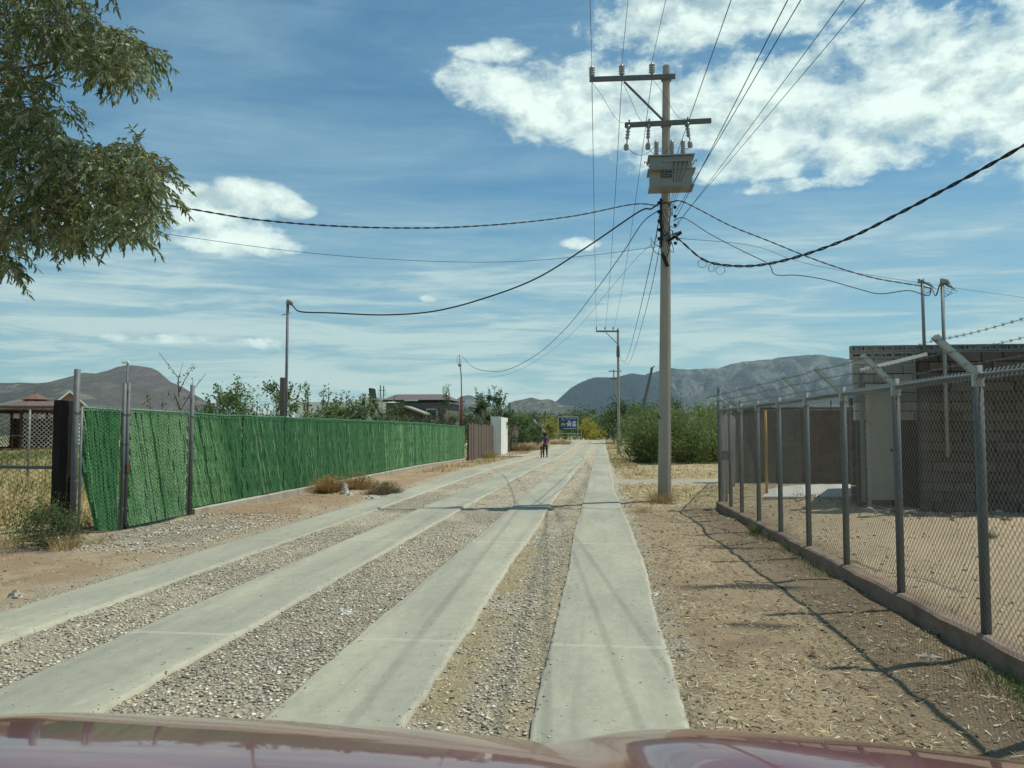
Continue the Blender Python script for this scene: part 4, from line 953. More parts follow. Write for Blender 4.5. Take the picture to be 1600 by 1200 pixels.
# blue-grey wall and little thatched house farther on
gw = thing('garden_wall', 'pale blue grey block wall behind the roadside bushes', 'wall', (-10.5, 84, float(prof(84))))
M['bluewall'] = mat('blue_grey_wall', (0.30, 0.33, 0.36), 0.9, 0.2, 2, 0.2, 20)
mb = MB(); mb.box(0, .2, 0, 26, -.1, 2.0); mb.build('wall', 'bluewall', gw)
mb = MB(); mb.box(-.04, .24, 0, 26, 2.0, 2.08); mb.build('coping', 'kerb_light', gw)
def gable_house(name, label, c, w, d, hw, hr, wall_m, roof_m, over=.35, trim=None, windows=(), ridge='y', rz=0):
    g = thing(name, label, 'house', (c[0], c[1], gzf(c[0], c[1])), rz)
    mb = MB(); mb.box(-w/2, w/2, -d/2, d/2, -.3, hw)
    mb.prism([(-w/2, -d/2, hw), (w/2, -d/2, hw), (0, -d/2, hw+hr-.05)], (0, d, 0)); mb.build('wall', wall_m, g)
    for s in (-1, 1):
        mb = MB(); e = s*(w/2+over); ze = hw-over*hr/(w/2)
        y0, y1 = -d/2-over, d/2+over
        mb.prism([(0, y0, hr+hw), (e, y0, ze), (e, y0, ze+.12), (0, y0, hr+hw+.12)], (0, y1-y0, 0)); r = mb.build('roof', roof_m, g)
        if trim:
            mb = MB(); mb.prism([(0, y0-.05, hr+hw-.08), (e, y0-.05, ze-.08), (e, y0-.05, ze+.16), (0, y0-.05, hr+hw+.16)], (0, .045, 0)); mb.build('bargeboard', trim, r)
    for (x, z, ww, hh) in windows:
        mb = MB(); mb.box(x-ww/2, x+ww/2, -d/2-.05, -d/2-.004, z, z+hh); o = mb.build('window', 'white', g)
        mb = MB(); mb.box(x-ww/2+.08, x+ww/2-.08, -d/2-.07, -d/2-.052, z+.08, z+hh-.08); mb.build('pane', 'glass', o)
    return g
hx = P(88, 606, 82); gable_house('gabled_house', 'brown gabled house with white bargeboards left of the tall steel post', (P(107, 606, 86).x, 86), 3.9, 8, P(0, 640, 82).z-.3, P(107, 607, 82).z-P(107, 633, 82).z, 'wallbrown', 'shingle', .4, 'white', ((0, 1.2, 1, 1.2),), rz=.66)
gable_house('gabled_house', 'small white trimmed gable between gazebo roof and larger gable', (P(46, 612, 96).x, 96), 2.0, 6, P(0, 640, 92).z-.3, P(46, 612, 92).z-P(46, 630, 92).z, 'wallbrown', 'shingle', .4, 'white', (), rz=.66)
gable_house('thatched_hut', 'small grey hut with bleached thatch roof near the blue grey wall', (P(832, 656, 104).x, 106), 2.4, 3, 1.6, 1.3, 'bluewall', 'wallgrey', .4, None, ((0, .6, .8, .8),))

# gazebo
gc = P(20, 640, 46); gzb = thing('gazebo', 'octagonal gazebo with brown shingle roof and white lattice panels', 'gazebo', (gc.x, 48, gzf(gc.x, 48)))
ze = P(20, 639, 46).z-gzb.location.z; zp = P(17, 615, 48).z-gzb.location.z; R8 = 2.85
def ring(r, z, ph=0): return [(r*cos(2*pi*(k+.5)/8+ph), r*sin(2*pi*(k+.5)/8+ph), z) for k in range(8)]
for k in range(8):
    mb = MB(); a, b = ring(R8+.3, ze)[k], ring(R8+.3, ze)[(k+1) % 8]; c_, d_ = ring(.75, ze+(zp-ze)*.55)[(k+1) % 8], ring(.75, ze+(zp-ze)*.55)[k]
    mb.add([a, b, c_, d_]+[(p[0], p[1], p[2]-.08) for p in (a, b, c_, d_)], [(0, 1, 2, 3), (7, 6, 5, 4), (0, 4, 5, 1), (1, 5, 6, 2), (2, 6, 7, 3), (3, 7, 4, 0)]); mb.build('roof_panel', 'shingle', gzb)
mb = MB(); mb.lathe((0, 0, 0), [(.62, ze+(zp-ze)*.5), (.62, ze+(zp-ze)*.64)], 8); mb.build('vent', 'darkwood', gzb)
mb = MB(); mb.lathe((0, 0, 0), [(.95, ze+(zp-ze)*.62), (.12, ze+(zp-ze)*.97), (.03, zp+.15)], 8); mb.build('cap_roof', 'shingle', gzb)
mb = MB(); mb.lathe((0, 0, 0), [(R8, -.2), (R8, .12)], 8); mb.build('floor', 'darkwood', gzb)
rr = ring(R8-.1, 0)
for k in range(8):
    p_ = Vector(rr[k]); q_ = Vector(rr[(k+1) % 8]); mb = MB(); mb.bar(p_+Vector((0, 0, .1)), p_+Vector((0, 0, ze)), .14, .14); mb.build('column', 'darkwood', gzb)
    if k in (5,): continue
    mb = MB(); mb.bar(p_+Vector((0, 0, ze-.12)), q_+Vector((0, 0, ze-.12)), .06, .2); mb.bar(p_.lerp(q_, .05)+Vector((0, 0, .15)), q_.lerp(p_, .05)+Vector((0, 0, .15)), .06, .12); mb.build('beam', 'darkwood', gzb)
    if (p_.y+q_.y) > 1.0:
        mb = MB(); mb.bar(p_.lerp(q_, .05)+Vector((0, 0, 1.1)), q_.lerp(p_, .05)+Vector((0, 0, 1.1)), .04, 2.0); mb.build('shade_backing', 'darkwood', gzb); continue  # solid dark backing added on far faces, in place of the shaded interior
    mb = MB(); d_ = q_-p_; Ls = d_.length; hh = ze-.45
    for s in np.arange(-hh, Ls, .26):
        for sg in (1, -1):
            s0 = max(s, 0); s1 = min(s+hh, Ls)
            if s1-s0 < .15: continue
            za, zb = s0-s, s1-s
            if sg < 0: za, zb = hh-za, hh-zb
            mb.bar(p_+d_*(s0/Ls)+Vector((0, 0, .2+za)), p_+d_*(s1/Ls)+Vector((0, 0, .2+zb)), .02, .06, (d_.y, -d_.x, 0))
    mb.build('lattice', 'white', gzb, kind='stuff')

# grey roofed house behind the green fence
Yh = 62; x0, x1 = P(603, 650, Yh).x, P(696, 650, Yh).x; zg = gzf((x0+x1)/2, Yh)
gh = thing('grey_house', 'grey house with clipped tile roof and dark porch gable behind the green fence', 'house', ((x0+x1)/2, Yh, zg)); hw_ = (x1-x0)/2
zt1 = P(650, 617, Yh+3).z-zg; zt0 = P(650, 625, Yh).z-zg; zw = P(650, 629, Yh).z-zg
mb = MB(); mb.box(-hw_, hw_, 0, 6, -.2, zw); mb.build('wall', 'wallgrey', gh)
mb = MB(); ov = .35
mb.add([(-hw_-ov, -ov, zt0), (hw_+ov, -ov, zt0), (hw_+ov, 6+ov, zt0), (-hw_-ov, 6+ov, zt0), (-hw_+.35, 2, zt1), (hw_-.6, 2, zt1), (hw_-.6, 4, zt1), (-hw_+.35, 4, zt1)],
       [(3, 2, 1, 0), (4, 5, 6, 7), (0, 1, 5, 4), (1, 2, 6, 5), (2, 3, 7, 6), (3, 0, 4, 7)]); mb.build('roof', 'roofgrey', gh)
mb = MB(); mb.box(-hw_-.2, hw_+.2, -ov-.02, -.05, zt0-.14, zt0-.004); mb.build('fascia', 'ink', gh)
mb = MB(); mb.box(-hw_*.35, hw_*.12, -ov-.06, -ov-.024, zt0-.10, zt0+.04); mb.build('flashing', 'white', gh)
xg = P(636, 650, Yh-2).x-gh.location.x; zgab = P(636, 637, Yh-2).z-zg; zea = P(636, 648, Yh-2).z-zg
for s in (-1, 1):
    mb = MB(); mb.prism([(xg, -3, zgab), (xg+s*1.55, -3, zea), (xg+s*1.55, -3, zea+.12), (xg, -3, zgab+.14)], (0, 2.9, 0)); mb.build('porch_roof', 'roofgrey' if s < 0 else 'plaster', gh)
    mb = MB(); mb.box(xg+s*1.35-.06, xg+s*1.35+.06, -2.9, -2.78, -.2, zea); mb.build('porch_post', 'darkwood', gh)
for (xx, ww) in ((-hw_*.7, .7), (hw_*.55, .9)):
    mb = MB(); mb.box(xx-ww/2, xx+ww/2, -.05, -.004, zw-1.5, zw-.5); o = mb.build('window', 'white', gh)
    mb = MB(); mb.box(xx-ww/2+.07, xx+ww/2-.07, -.075, -.052, zw-1.43, zw-.57); mb.build('pane', 'glass', o)
# low white building far behind
wb = thing('white_building', 'long low white building showing through the leafy trees', 'building', (P(570, 650, 95).x, 95, gzf(P(570, 650, 95).x, 95)))
zt2 = P(570, 621, 95).z-wb.location.z; zt3 = P(570, 628, 95).z-wb.location.z
mb = MB(); mb.box(-9, 2.9, 0, 6, -.2, zt3); mb.build('wall', 'white', wb); mb = MB(); mb.box(-.5, 2.6, -.3, 5, zt3, zt2); mb.build('parapet', 'white', wb)
mb = MB(); mb.box(.6, 2.0, -.36, -.304, zt3-.0, zt2-.25); mb.build('brick_patch', 'wallbrown', wb)
# basketball hoop frame seen edge on
bh = thing('basketball_hoop', 'tilted black basketball backboard on a white braced frame', 'hoop', (P(590, 660, 36).x, 36, gzf(P(590, 660, 36).x, 36)))
def B_(px, py, yy=36): return P(px, py, yy)-bh.location
mb = MB(); mb.tube([B_(604, 665), B_(586, 632), B_(579, 621)], .06, 8); mb.build('pole', 'ink', bh, True)
mb = MB(); mb.prism([B_(576, 607), B_(578, 606), B_(581, 628), B_(578, 627)], (0, .9, 0)); mb.build('backboard', 'ink', bh)
mb = MB(); mb.bar(B_(583, 623), B_(598, 627), .05, .05); mb.bar(B_(597, 627), B_(597, 655), .05, .05); mb.bar(B_(586, 625), B_(597, 640), .03, .03); mb.build('frame', 'cream', bh)
# twin far pylon poles
tpn = thing('twin_pole_structure', 'far twin pole line structure above the grey house roof', 'utility pole', (P(596, 660, 210).x, 210, -1))
def T_(px, py): return P(px, py, 210)-tpn.location
mb = MB(); mb.tube([T_(594.5, 685), T_(594.5, 602)], .16, 6); mb.build('pole', 'galv_dark', tpn); mb = MB(); mb.tube([T_(599.5, 685), T_(599.5, 603)], .16, 6); mb.build('pole', 'galv_dark', tpn)
mb = MB(); mb.bar(T_(592, 610), T_(602, 610), .12, .14); mb.bar(T_(591.5, 618), T_(591.5, 609), .06, .06); mb.bar(T_(602, 618), T_(602, 609), .06, .06); mb.build('crossarm', 'galv_dark', tpn)
# street lamp left, concrete post, masts
q = P(196, 690, 21); la = thing('yard_lamp', 'slim yard lamp with white head behind the green gate', 'lamp', (q.x, 21, gzf(q.x, 21)))
zl = P(197, 567, 21).z-la.location.z
mb = MB(); mb.tube([(0, 0, -.1), (0, 0, zl)], .028, 8); mb.build('pole', 'galv_dark', la, True)
mb = MB(); mb.box(-.16, .04, -.05, .05, zl-.02, zl+.05); mb.build('lamp_head', 'white', la, bevel=.015)
q = P(441, 690, 22.5); cp = thing('concrete_post', 'short square concrete post beside the metal service mast', 'post', (q.x, 22.5, 0))
mb = MB(); mb.box(-.075, .075, -.075, .075, -.1, P(441, 590, 22.5).z); mb.build('shaft', 'kerb_light', cp, bevel=.01); cp.children[0].data.materials[0] = M['wallgrey']
q = P(446, 690, 22.3); m1 = thing('service_mast', 'tall steel service mast with weatherhead behind the green fence', 'mast', (q.x, 22.3, 0)); zz1 = P(446, 474, 22.3).z
mb = MB(); mb.tube([(0, 0, -.1), (0, 0, zz1)], .042, 10); mb.build('pipe', 'galv_dark', m1, True)
mb = MB(); mb.tube([(0, 0, zz1-.02), (.02, 0, zz1+.06), (.10, 0, zz1+.03), (.13, 0, zz1-.04)], [.06, .075, .06, .04], 10); mb.build('weatherhead', 'plaster', m1, True)
mb = MB(); mb.tube([(-.18, 0, zz1-.36), (0, 0, zz1-.30), (.07, .02, zz1-.28)], .012, 6); mb.build('bracket', 'galv_dark', m1)
q = P(721, 700, 47.5); m2 = thing('service_mast', 'thin bent service mast with rusty foot at the end of the green fence', 'mast', (q.x, 47.5, float(prof(47.5)))); zz2 = P(719, 554, 47.5).z-m2.location.z; zz3 = P(721, 622, 47.5).z-m2.location.z
mb = MB(); mb.tube([(-.0, 0, zz3), (-.03, 0, (zz3+zz2)/2), (-.14, 0, zz2)], .035, 8); mb.build('pipe', 'galv', m2, True)
mb = MB(); mb.tube([(0, 0, -.1), (0, 0, zz3+.1)], .09, 8); mb.build('base_pipe', 'rust', m2, True)
mb = MB(); mb.lathe((-.12, 0, zz2-.75), [(.05, 0), (.11, .05), (.11, .16), (.05, .2)], 10); mb.tube([(-.14, 0, zz2), (-.3, 0, zz2-.12), (-.3, 0, zz2-.4), (-.18, 0, zz2-.6)], .012, 5); mb.build('weatherhead', 'plaster', m2)

# ------------------------------------------------------------------ utility poles
PB = Vector((1.48, 19.2, gzf(1.48, 19.2)))
up = thing('utility_pole', 'tall concrete utility pole carrying a transformer, nearest on the right', 'utility pole', PB)
def U(px, py, Yd=18.9): return P(px, py, Yd)-PB
topz = 10.65; lean_x = .16
mb = MB(); vs = []; fs = []
for i, z in enumerate(np.linspace(-.15, topz, 14)):
    r = .165-(.165-.088)*z/topz; cx_ = lean_x*z/topz
    for k in range(8):
        a = pi/8+k*pi/4; e = 1.0/cos(pi/8)*(.94 if k % 1 == 0 else 1)
        vs.append((cx_+r*e*cos(a), r*e*sin(a), z))
for i in range(13):
    for k in range(8): fs.append((i*8+k, i*8+(k+1) % 8, (i+1)*8+(k+1) % 8, (i+1)*8+k))
fs.append(tuple(13*8+k for k in range(8))); mb.add(vs, fs); mb.build('shaft', 'pole', up)
mb = MB(); mb.bar((-1.72, -.17, 10.33), (.36, -.17, 10.30), .09, .11); mb.build('crossarm', 'galv_dark', up, bevel=.006)
mb = MB(); mb.bar((-.87, -.17, 9.14), (1.2, -.17, 9.16), .09, .11); mb.build('crossarm', 'galv_dark', up, bevel=.006)
mb = MB(); mb.bar((-.87, -.14, 10.24), (.07, -.14, 9.22), .045, .045); mb.build('brace', 'galv_dark', up)
for z in (10.31, 9.15, 7.2, 6.4):
    mb = MB(); mb.lathe((lean_x*z/topz, 0, z-.03), [(.125, 0), (.125, .06)], 12); mb.bar((.1+lean_x*z/topz, -.16, z), (.1+lean_x*z/topz, .12, z), .02, .02); mb.build('band', 'galv_dark', up)
def insul_prof(h, r, n_):
    p = [(.018, 0)]
    for k in range(n_):
        z0 = h*(.08+.84*k/n_); dz = h*.84/n_; p += [(r*.55, z0), (r, z0+dz*.35), (r, z0+dz*.55), (r*.55, z0+dz*.8)]
    return p+[(r*.5, h*.93), (.02, h)]
ins_x = [-1.66, -.93, -.20]
for i, x in enumerate(ins_x):
    mb = MB(); mb.lathe((x, -.17, 10.385), insul_prof(.28, .075, 4), 14); mb.build('insulator', 'porcelain', up, True)
# fuse cutouts
for i, (x, tilt) in enumerate(((-.78, .12), (-.30, .03), (.62, -.16))):
    cu = MB(); cu.lathe((0, 0, -.32), insul_prof(.26, .055, 3), 10); cu.bar((0, -.02, -.06), (0, -.1, .02), .05, .06); cu.tube([(0, -.09, -.05), (0, -.13, -.30), (.01, -.12, -.38)], .017, 6)
    cu.lathe((0, -.10, -.56), [(.035, 0), (.06, .03), (.06, .12), (.03, .17)], 10)
    o = cu.build('fuse_cutout', 'porcelain', up, True); o.location = (x, -.24, 9.08); o.rotation_euler = (.45, tilt, 0)
    mb = MB(); mb.bar((x-.05, -.23, 9.08), (x+.05, -.23, 9.08), .05, .12); mb.tube([(x+.02, -.2, 9.2), (x+.02, -.2, 9.26)], .02, 6); mb.build('cutout_bracket', 'galv_dark', up)
# transformer
TX0, TX1 = -.33, .70; ty0, ty1 = -.74, -.22; tz0, tz1 = 7.42, 8.13
mb = MB(); mb.box(TX0+.03, TX1-.03, ty0, ty1, tz0, tz1); tk = mb.build('transformer_tank', 'tank', up, bevel=.02)
mb = MB(); mb.box(TX0-.02, TX1+.03, ty0-.05, ty1+.04, tz1, tz1+.035); mb.build('lid', 'tank', tk, bevel=.008)
mb = MB(); mb.box(TX0-.03, TX1+.05, ty0-.045, ty1+.03, 7.81, 7.832); mb.build('flange', 'tank', tk, bevel=.004)
mb = MB(); mb.box(TX0-.0, TX1+.01, ty0-.02, ty1+.02, tz0-.012, tz0+.02); mb.build('base_plate', 'tank', tk)
for s, xx in ((-1, TX0+.03), (1, TX1-.03)):
    mb = MB(); mb.tube([(xx, -.55, 7.95), (xx+s*.06, -.55, 8.0), (xx+s*.08, -.55, 8.07), (xx+s*.12, -.55, 8.09), (xx+s*.13, -.55, 8.04)], .012, 6); mb.build('lifting_hook', 'galv_dark', tk)
for x in (TX0+.19, .22, TX1-.22):
    mb = MB(); mb.lathe((x, -.55, tz1+.03), insul_prof(.43, .06, 7), 12); mb.build('bushing', 'porcelain', tk, True)
mb = MB(); mb.bar((-.02, ty0-.012, 8.02), (.58, ty0-.012, 8.02), .03, .06); mb.build('terminal_strip', 'tank', tk)
for x in (.25, .35, .45, .55):
    mb = MB(); mb.tube([(x, ty0-.01, 7.99), (x, ty0-.06, 7.96), (x-.01, ty0-.05, 7.90)], .012, 6); mb.tube([(x-.01, ty0-.05, 7.90), (x-.03+.02*sin(x*9), ty0-.04, 7.75), (x*.6+.08, ty0-.03, 7.55), (x*.5+.12, ty0+.1, 7.38), (x*.3+.12, -.2, 7.1)], .005, 5); mb.build('lead', 'cable', tk)
mb = MB(); mb.box(TX0+.07, TX0+.25, ty0-.026, ty0-.021, 7.72, 7.80); lab_ = mb.build('warning_sticker', 'sticker', tk)
mb = MB(); mb.box(TX0+.27, TX0+.52, ty0-.026, ty0-.021, 7.62, 7.69); lab2 = mb.build('dark_plate', 'ink', tk)
def text(name, s, loc, size, m, parent, rot=(pi/2, 0, 0), bold=.0):
    cu = bpy.data.curves.new(name, 'FONT'); cu.body = s; cu.size = size; cu.align_x = 'CENTER'; cu.align_y = 'CENTER'; cu.extrude = .002; cu.offset = bold
    cu.materials.append(M[m]); o = bpy.data.objects.new(name, cu); link(o)
    bpy.context.view_layer.update(); me = bpy.data.meshes.new_from_object(o.evaluated_get(bpy.context.evaluated_depsgraph_get())); bpy.data.objects.remove(o)
    o = bpy.data.objects.new(name, me); link(o, parent); o.location = loc; o.rotation_euler = rot; return o
text('lettering', '75 KVA', (TX0+.40, ty0-.028, 7.745), .085, 'ink', tk, bold=.003)
text('lettering', 'CUIDADO', (TX0+.16, ty0-.030, 7.76), .042, 'ink', tk, bold=.0015)
mb = MB()
for k in range(7): mb.box(TX0+.29+k*.03, TX0+.29+k*.03+.018, ty0-.030, ty0-.0265, 7.64, 7.665+.006*(k % 2))
mb.build('plate_print', 'sticker', tk)
# hardware tangle below the transformer
hd = MB()
for k in range(5): z = 7.2-.22*k; hd.lathe((-.06, -.15, z-.05), [(.02, 0), (.045, .015), (.045, .07), (.02, .085)], 8); hd.lathe((.32, -.1, z-.15), [(.02, 0), (.04, .015), (.04, .06), (.02, .075)], 8)
hd.bar((-.02, -.15, 7.3), (-.02, -.15, 6.1), .03, .05); hd.build('rack_insulators', 'black', up)
co_ = MB()
for k in range(16):
    z = random.uniform(6.2, 7.2); a = random.uniform(0, 6.3); r = random.uniform(.12, .34); dz = random.uniform(-.5, .3)
    co_.tube([(.1+r*cos(a+t_*2.2)*(.6+.5*t_), -.12+r*sin(a+t_*2.2)*.5-.06, z+dz*t_-.25*sin(t_*3)) for t_ in np.linspace(0, 1.2, 9)], .008, 4)
co_.build('jumper_wires', 'cable', up)
cl_ = MB(); cl2_ = MB(); cl_.bar((.12, -.22, 6.22), (.45, -.3, 6.42), .05, .06); cl_.tube([(.3, -.25, 6.33), (.36, -.3, 6.25)], .03, 6); cl2_.bar((-.0, -.2, 5.92), (.12, -.21, 5.62), .09, .08); cl_.build('cable_clamp', 'black', up); cl2_.build('cable_clamp', 'black', up)
pt_ = MB(); pt_.add([(-.15, -.17, 2.0), (-.155, -.03, 2.0), (-.16, -.165, 2.17), (-.06, -.178, 1.93), (-.15, -.18, 2.12)], [(0, 3, 4), (0, 4, 2)]); pt_.build('paint_mark', 'blue', up)
# jumper drops from the line to the fuses
for (a, b, s) in (((-1.66, -.17, 10.26), (-.80, -.2, 9.24), .35), ((-.93, -.17, 10.26), (-.30, -.2, 9.26), .45), ((-.20, -.17, 10.26), (.60, -.2, 9.26), .25)):
    mb = MB(); a, b = Vector(a), Vector(b); mb.tube([a.lerp(b, u)+Vector((0, 0, -s*4*u*(1-u)*.6+.10*sin(u*6))) for u in np.linspace(0, 1, 12)], .005, 4); mb.build('jumper', 'cable', up)
for (a, b, s) in (((-.80, -.3, 8.52), (TX0+.19, -.55, 8.5), .22), ((-.30, -.3, 8.5), (.22, -.55, 8.5), .25), ((.66, -.3, 8.52), (TX1-.22, -.55, 8.5), .12)):
    mb = MB(); a, b = Vector(a), Vector(b); mb.tube([a.lerp(b, u)+Vector((0, 0, -s*4*u*(1-u))) for u in np.linspace(0, 1, 10)], .006, 4); mb.build('jumper', 'cable', up)

def far_pole(label, px, Yd, ytop, arms, rad=.13, m='pole'):
    x = P(px, ytop, Yd).x; zg_ = gzf(x, Yd); th = thing('utility_pole', label, 'utility pole', (x, Yd, zg_)); zt_ = P(px, ytop, Yd).z-zg_
    mb = MB(); mb.tube([(0, 0, -.1), (0, 0, zt_)], [rad, rad*.62], 8); mb.build('shaft', m, th)
    for (pa, pb, py_) in arms:
        a = P(pa, py_, Yd)-th.location; b = P(pb, py_, Yd)-th.location; a.y = b.y = -.14; mb = MB(); mb.bar(a, b, .09, .12); mb.build('crossarm', 'galv_dark', th)
    return th
fp = far_pole('second utility pole down the road with a single crossarm', 965.5, 62, 514, [(931, 967, 518)])
for px in (932, 945.5, 958):
    q = P(px, 517, 62)-fp.location; mb = MB(); mb.lathe((q.x, -.14, q.z+.05), insul_prof(.26, .07, 3), 8); mb.build('insulator', 'porcelain', fp)
mb = MB(); mb.bar(P(946, 519, 62)-fp.location+Vector((0, -.1, 0)), P(964, 537, 62)-fp.location+Vector((0, -.1, 0)), .05, .05); mb.build('brace', 'galv_dark', fp)
mb = MB(); mb.lathe((0, 0, P(965, 558, 62).z-fp.location.z), [(.13, 0), (.14, .3), (.11, .9)], 8); mb.build('fittings', 'galv_dark', fp)
far_pole('third and farthest utility pole with two short crossarms', 959, 104, 578, [(951, 971, 580), (953, 964, 592)], .13)
lp = thing('leaning_pole', 'broken dark pole leaning to the right above the thicket', 'pole', tuple(P(1004, 690, 66).xy)+(0,)); lp.location.z = gzf(lp.location.x, 66)
mb = MB(); mb.tube([Vector((0, 0, -.1)), P(1006, 632, 66)-lp.location, P(1019, 574, 66)-lp.location], [.13, .12, .10], 8); mb.build('shaft', 'galv_dark', lp)
mb = MB(); mb.tube([P(1018, 576, 66)-lp.location+Vector((-.1, 0, 0)), P(1020, 572, 66)-lp.location+Vector((.15, 0, 0))], .04, 6); mb.build('cap', 'galv_dark', lp)

# ------------------------------------------------------------------ cables
def cable(label, pts, r, m='cable', n=40, cat='cable', name='overhead_cable', twist=0.0, parent_pt=None):
    pts = [Vector(p) for p in pts]; base = pts[0].copy()
    # Catmull-Rom through the points
    pp = [pts[0]*2-pts[1]]+pts+[pts[-1]*2-pts[-2]]; out = []
    for i in range(len(pts)-1):
        p0, p1, p2, p3 = pp[i:i+4]; k = max(3, n//(len(pts)-1))
        for u in np.linspace(0, 1, k, endpoint=False):
            u2, u3 = u*u, u*u*u; out.append(.5*((2*p1)+(p2-p0)*u+(2*p0-5*p1+4*p2-p3)*u2+(3*p1-p0-3*p2+p3)*u3))
    out.append(pts[-1]); mb = MB()
    if twist:
        L = 0; fine = []
        for i in range(len(out)-1):
            for u in np.linspace(0, 1, 5, endpoint=False): fine.append(out[i].lerp(out[i+1], u))
        fine.append(out[-1])
        for s in (0, pi):
            q = []; L = 0
            for i, p in enumerate(fine):
                if i: L += (p-fine[i-1]).length
                q.append(p-base+Vector((0, cos(L*twist+s), sin(L*twist+s)))*r*.9)
            mb.tube(q, r*.75, 4)
    else: mb.tube([p-base for p in out], r, 4)
    o = mb.build(name, m, None, True); o.location = base; return tag(o, label, cat)
def sag(a, b, s, n=9): 
    a, b = Vector(a), Vector(b); return [a.lerp(b, u)+Vector((0, 0, -s*4*u*(1-u))) for u in np.linspace(0, 1, n)]
def thru(A, px, py, z, Yend):
    d = ray(px, py); t_ = (z-H)/d.z; B = Vector((d.x*t_, d.y*t_, z)); u = (Yend-A.y)/(B.y-A.y); return A+(B-A)*u
names3 = ['left', 'middle', 'right']
for i, x in enumerate(ins_x):
    A = PB+Vector((x, -.17, 10.67)); e = [Vector((-.15, -38, 10.5)), Vector((1.5, -38, 10.5)), Vector((3.1, -38, 10.5))][i]
    cable(f'{names3[i]} bare line coming overhead to the {names3[i]} insulator of the near pole', sag(A, e, .45), .006, 'alu')
    px = (932, 945.5, 958)[i]; B = P(px, 513, 61.8)
    cable(f'{names3[i]} bare line running from the near pole crossarm to the second pole', sag(PB+Vector((x, -.12, 10.28)), B, .9), .008, 'alu')
for (px, zA, dxx, lb) in ((1140, 8.3, .35, 'steepest thin line rising right past the transformer'), (1225, 6.75, .30, 'first of four lines fanning up to the right from the near pole'),
                          (1245, 6.95, .32, 'second of four lines fanning up to the right from the near pole'), (1310, 6.6, .33, 'third of four lines fanning up to the right from the near pole'),
                          (1343, 6.7, .36, 'fourth and lowest of four lines fanning up to the right from the near pole')):
    A = PB+Vector((dxx, -.1, zA)); e = thru(A, px, 0, A.z+.1, -22); cable(lb, sag(A, e, .12), .006 if px > 1300 else .0075, 'cable')
def C2(l, Y0, Y1): 
    n_ = len(l); xs_ = [p[0] for p in l]; return [P(p[0], p[1], Y0+(Y1-Y0)*(p[0]-xs_[0])/(xs_[-1]-xs_[0])) for p in l]
cable('twisted service cable sagging from the eucalyptus to the near pole', C2([(-140, 262), (60, 292), (270, 322), (400, 343), (540, 354), (680, 356), (800, 349), (900, 337), (990, 319), (1030, 322)], 12, 19), .013, twist=14)
cable('thin faint wire under the twisted cable, behind the eucalyptus', C2([(-140, 312), (60, 338), (270, 367), (420, 388), (560, 402), (700, 409), (820, 408), (940, 397), (1036, 384)], 13, 19), .005)
cable('heavy black service drop from the near pole to the tall metal mast', C2([(449, 473), (458, 478), (470, 487), (520, 489), (600, 492), (680, 486), (760, 465), (840, 434), (920, 384), (998, 331), (1018, 326), (1036, 312)], 22.3, 19), .020, n=80)
cable('long service drop from the near pole to the thin bent mast', [P(721, 556, 47.5), P(740, 574, 46), P(765, 580, 44.5), P(795, 577, 42), P(840, 553, 38), P(885, 512, 32), P(930, 455, 26.5), P(975, 392, 21.5), P(1004, 348, 19.4), P(1030, 328, 19)], .014, n=60)
cable('faint second wire below the long service drop', [P(760, 590, 52), P(800, 583, 48), P(850, 556, 40), P(900, 515, 33), P(950, 455, 26), P(1000, 398, 21), P(1036, 370, 19)], .006)
cable('left secondary line from the near pole down to the second pole', [P(1031, 335, 19), P(1022, 385, 22), P(1008, 450, 28), P(995, 505, 37), P(984, 547, 47), P(976, 565, 55), P(967, 555, 62)], .012)
cable('right secondary line from the near pole down to the second pole', [P(1036, 345, 19), P(1028, 400, 22), P(1018, 450, 26), P(1005, 500, 33), P(992, 545, 43), P(981, 568, 52), P(967, 562, 62)], .010)
cable('upper service wire from the near pole to the left roof mast', C2([(1048, 316), (1063, 314), (1090, 326), (1140, 352), (1200, 376), (1280, 408), (1360, 433), (1440, 447)], 18.9, 17.3), .011, n=60, twist=16)
cable('lower service wire with a kink, from the near pole to the left roof mast', C2([(1052, 345), (1070, 341), (1110, 366), (1160, 392), (1200, 412), (1211, 429), (1245, 430), (1290, 437), (1340, 451), (1375, 459), (1420, 454), (1450, 462), (1455, 447)], 18.9, 17.3), .010, n=90)
cable('heavy twisted cable sagging from the near pole off to the upper right', [P(1052, 365, 18.9), P(1070, 382, 18.6), P(1098, 405, 18.2), P(1130, 414, 17.8), P(1180, 415, 17), P(1240, 403, 16), P(1320, 375, 14.8), P(1400, 336, 13.6), P(1500, 283, 12.3), P(1600, 227, 11.2), P(1750, 135, 10)], .019, n=90, twist=9)
cable('thin faint wire running right behind the roof masts', [P(1058, 372, 19), P(1180, 385, 22), P(1300, 420, 25), P(1600, 465, 33), P(1800, 490, 40)], .006)
lo = MB(); b_ = P(1100, 405, 18.2)
for (x, y) in ((1098, 404), (1112, 408), (1126, 412)):
    q = P(x, y, 18.2)-b_; lo.tube([q+Vector((.10*sin(a)*(1 if x != 1112 else .6), .02*a, -.10+.10*cos(a)-.04*(x != 1098))) for a in np.linspace(0, 6.6, 14)], .006, 4)
o = lo.build('spare_wire_loops', 'cable', None); o.location = b_; tag(o, 'loose loops of spare wire hanging on the heavy twisted cable', 'wire loops')

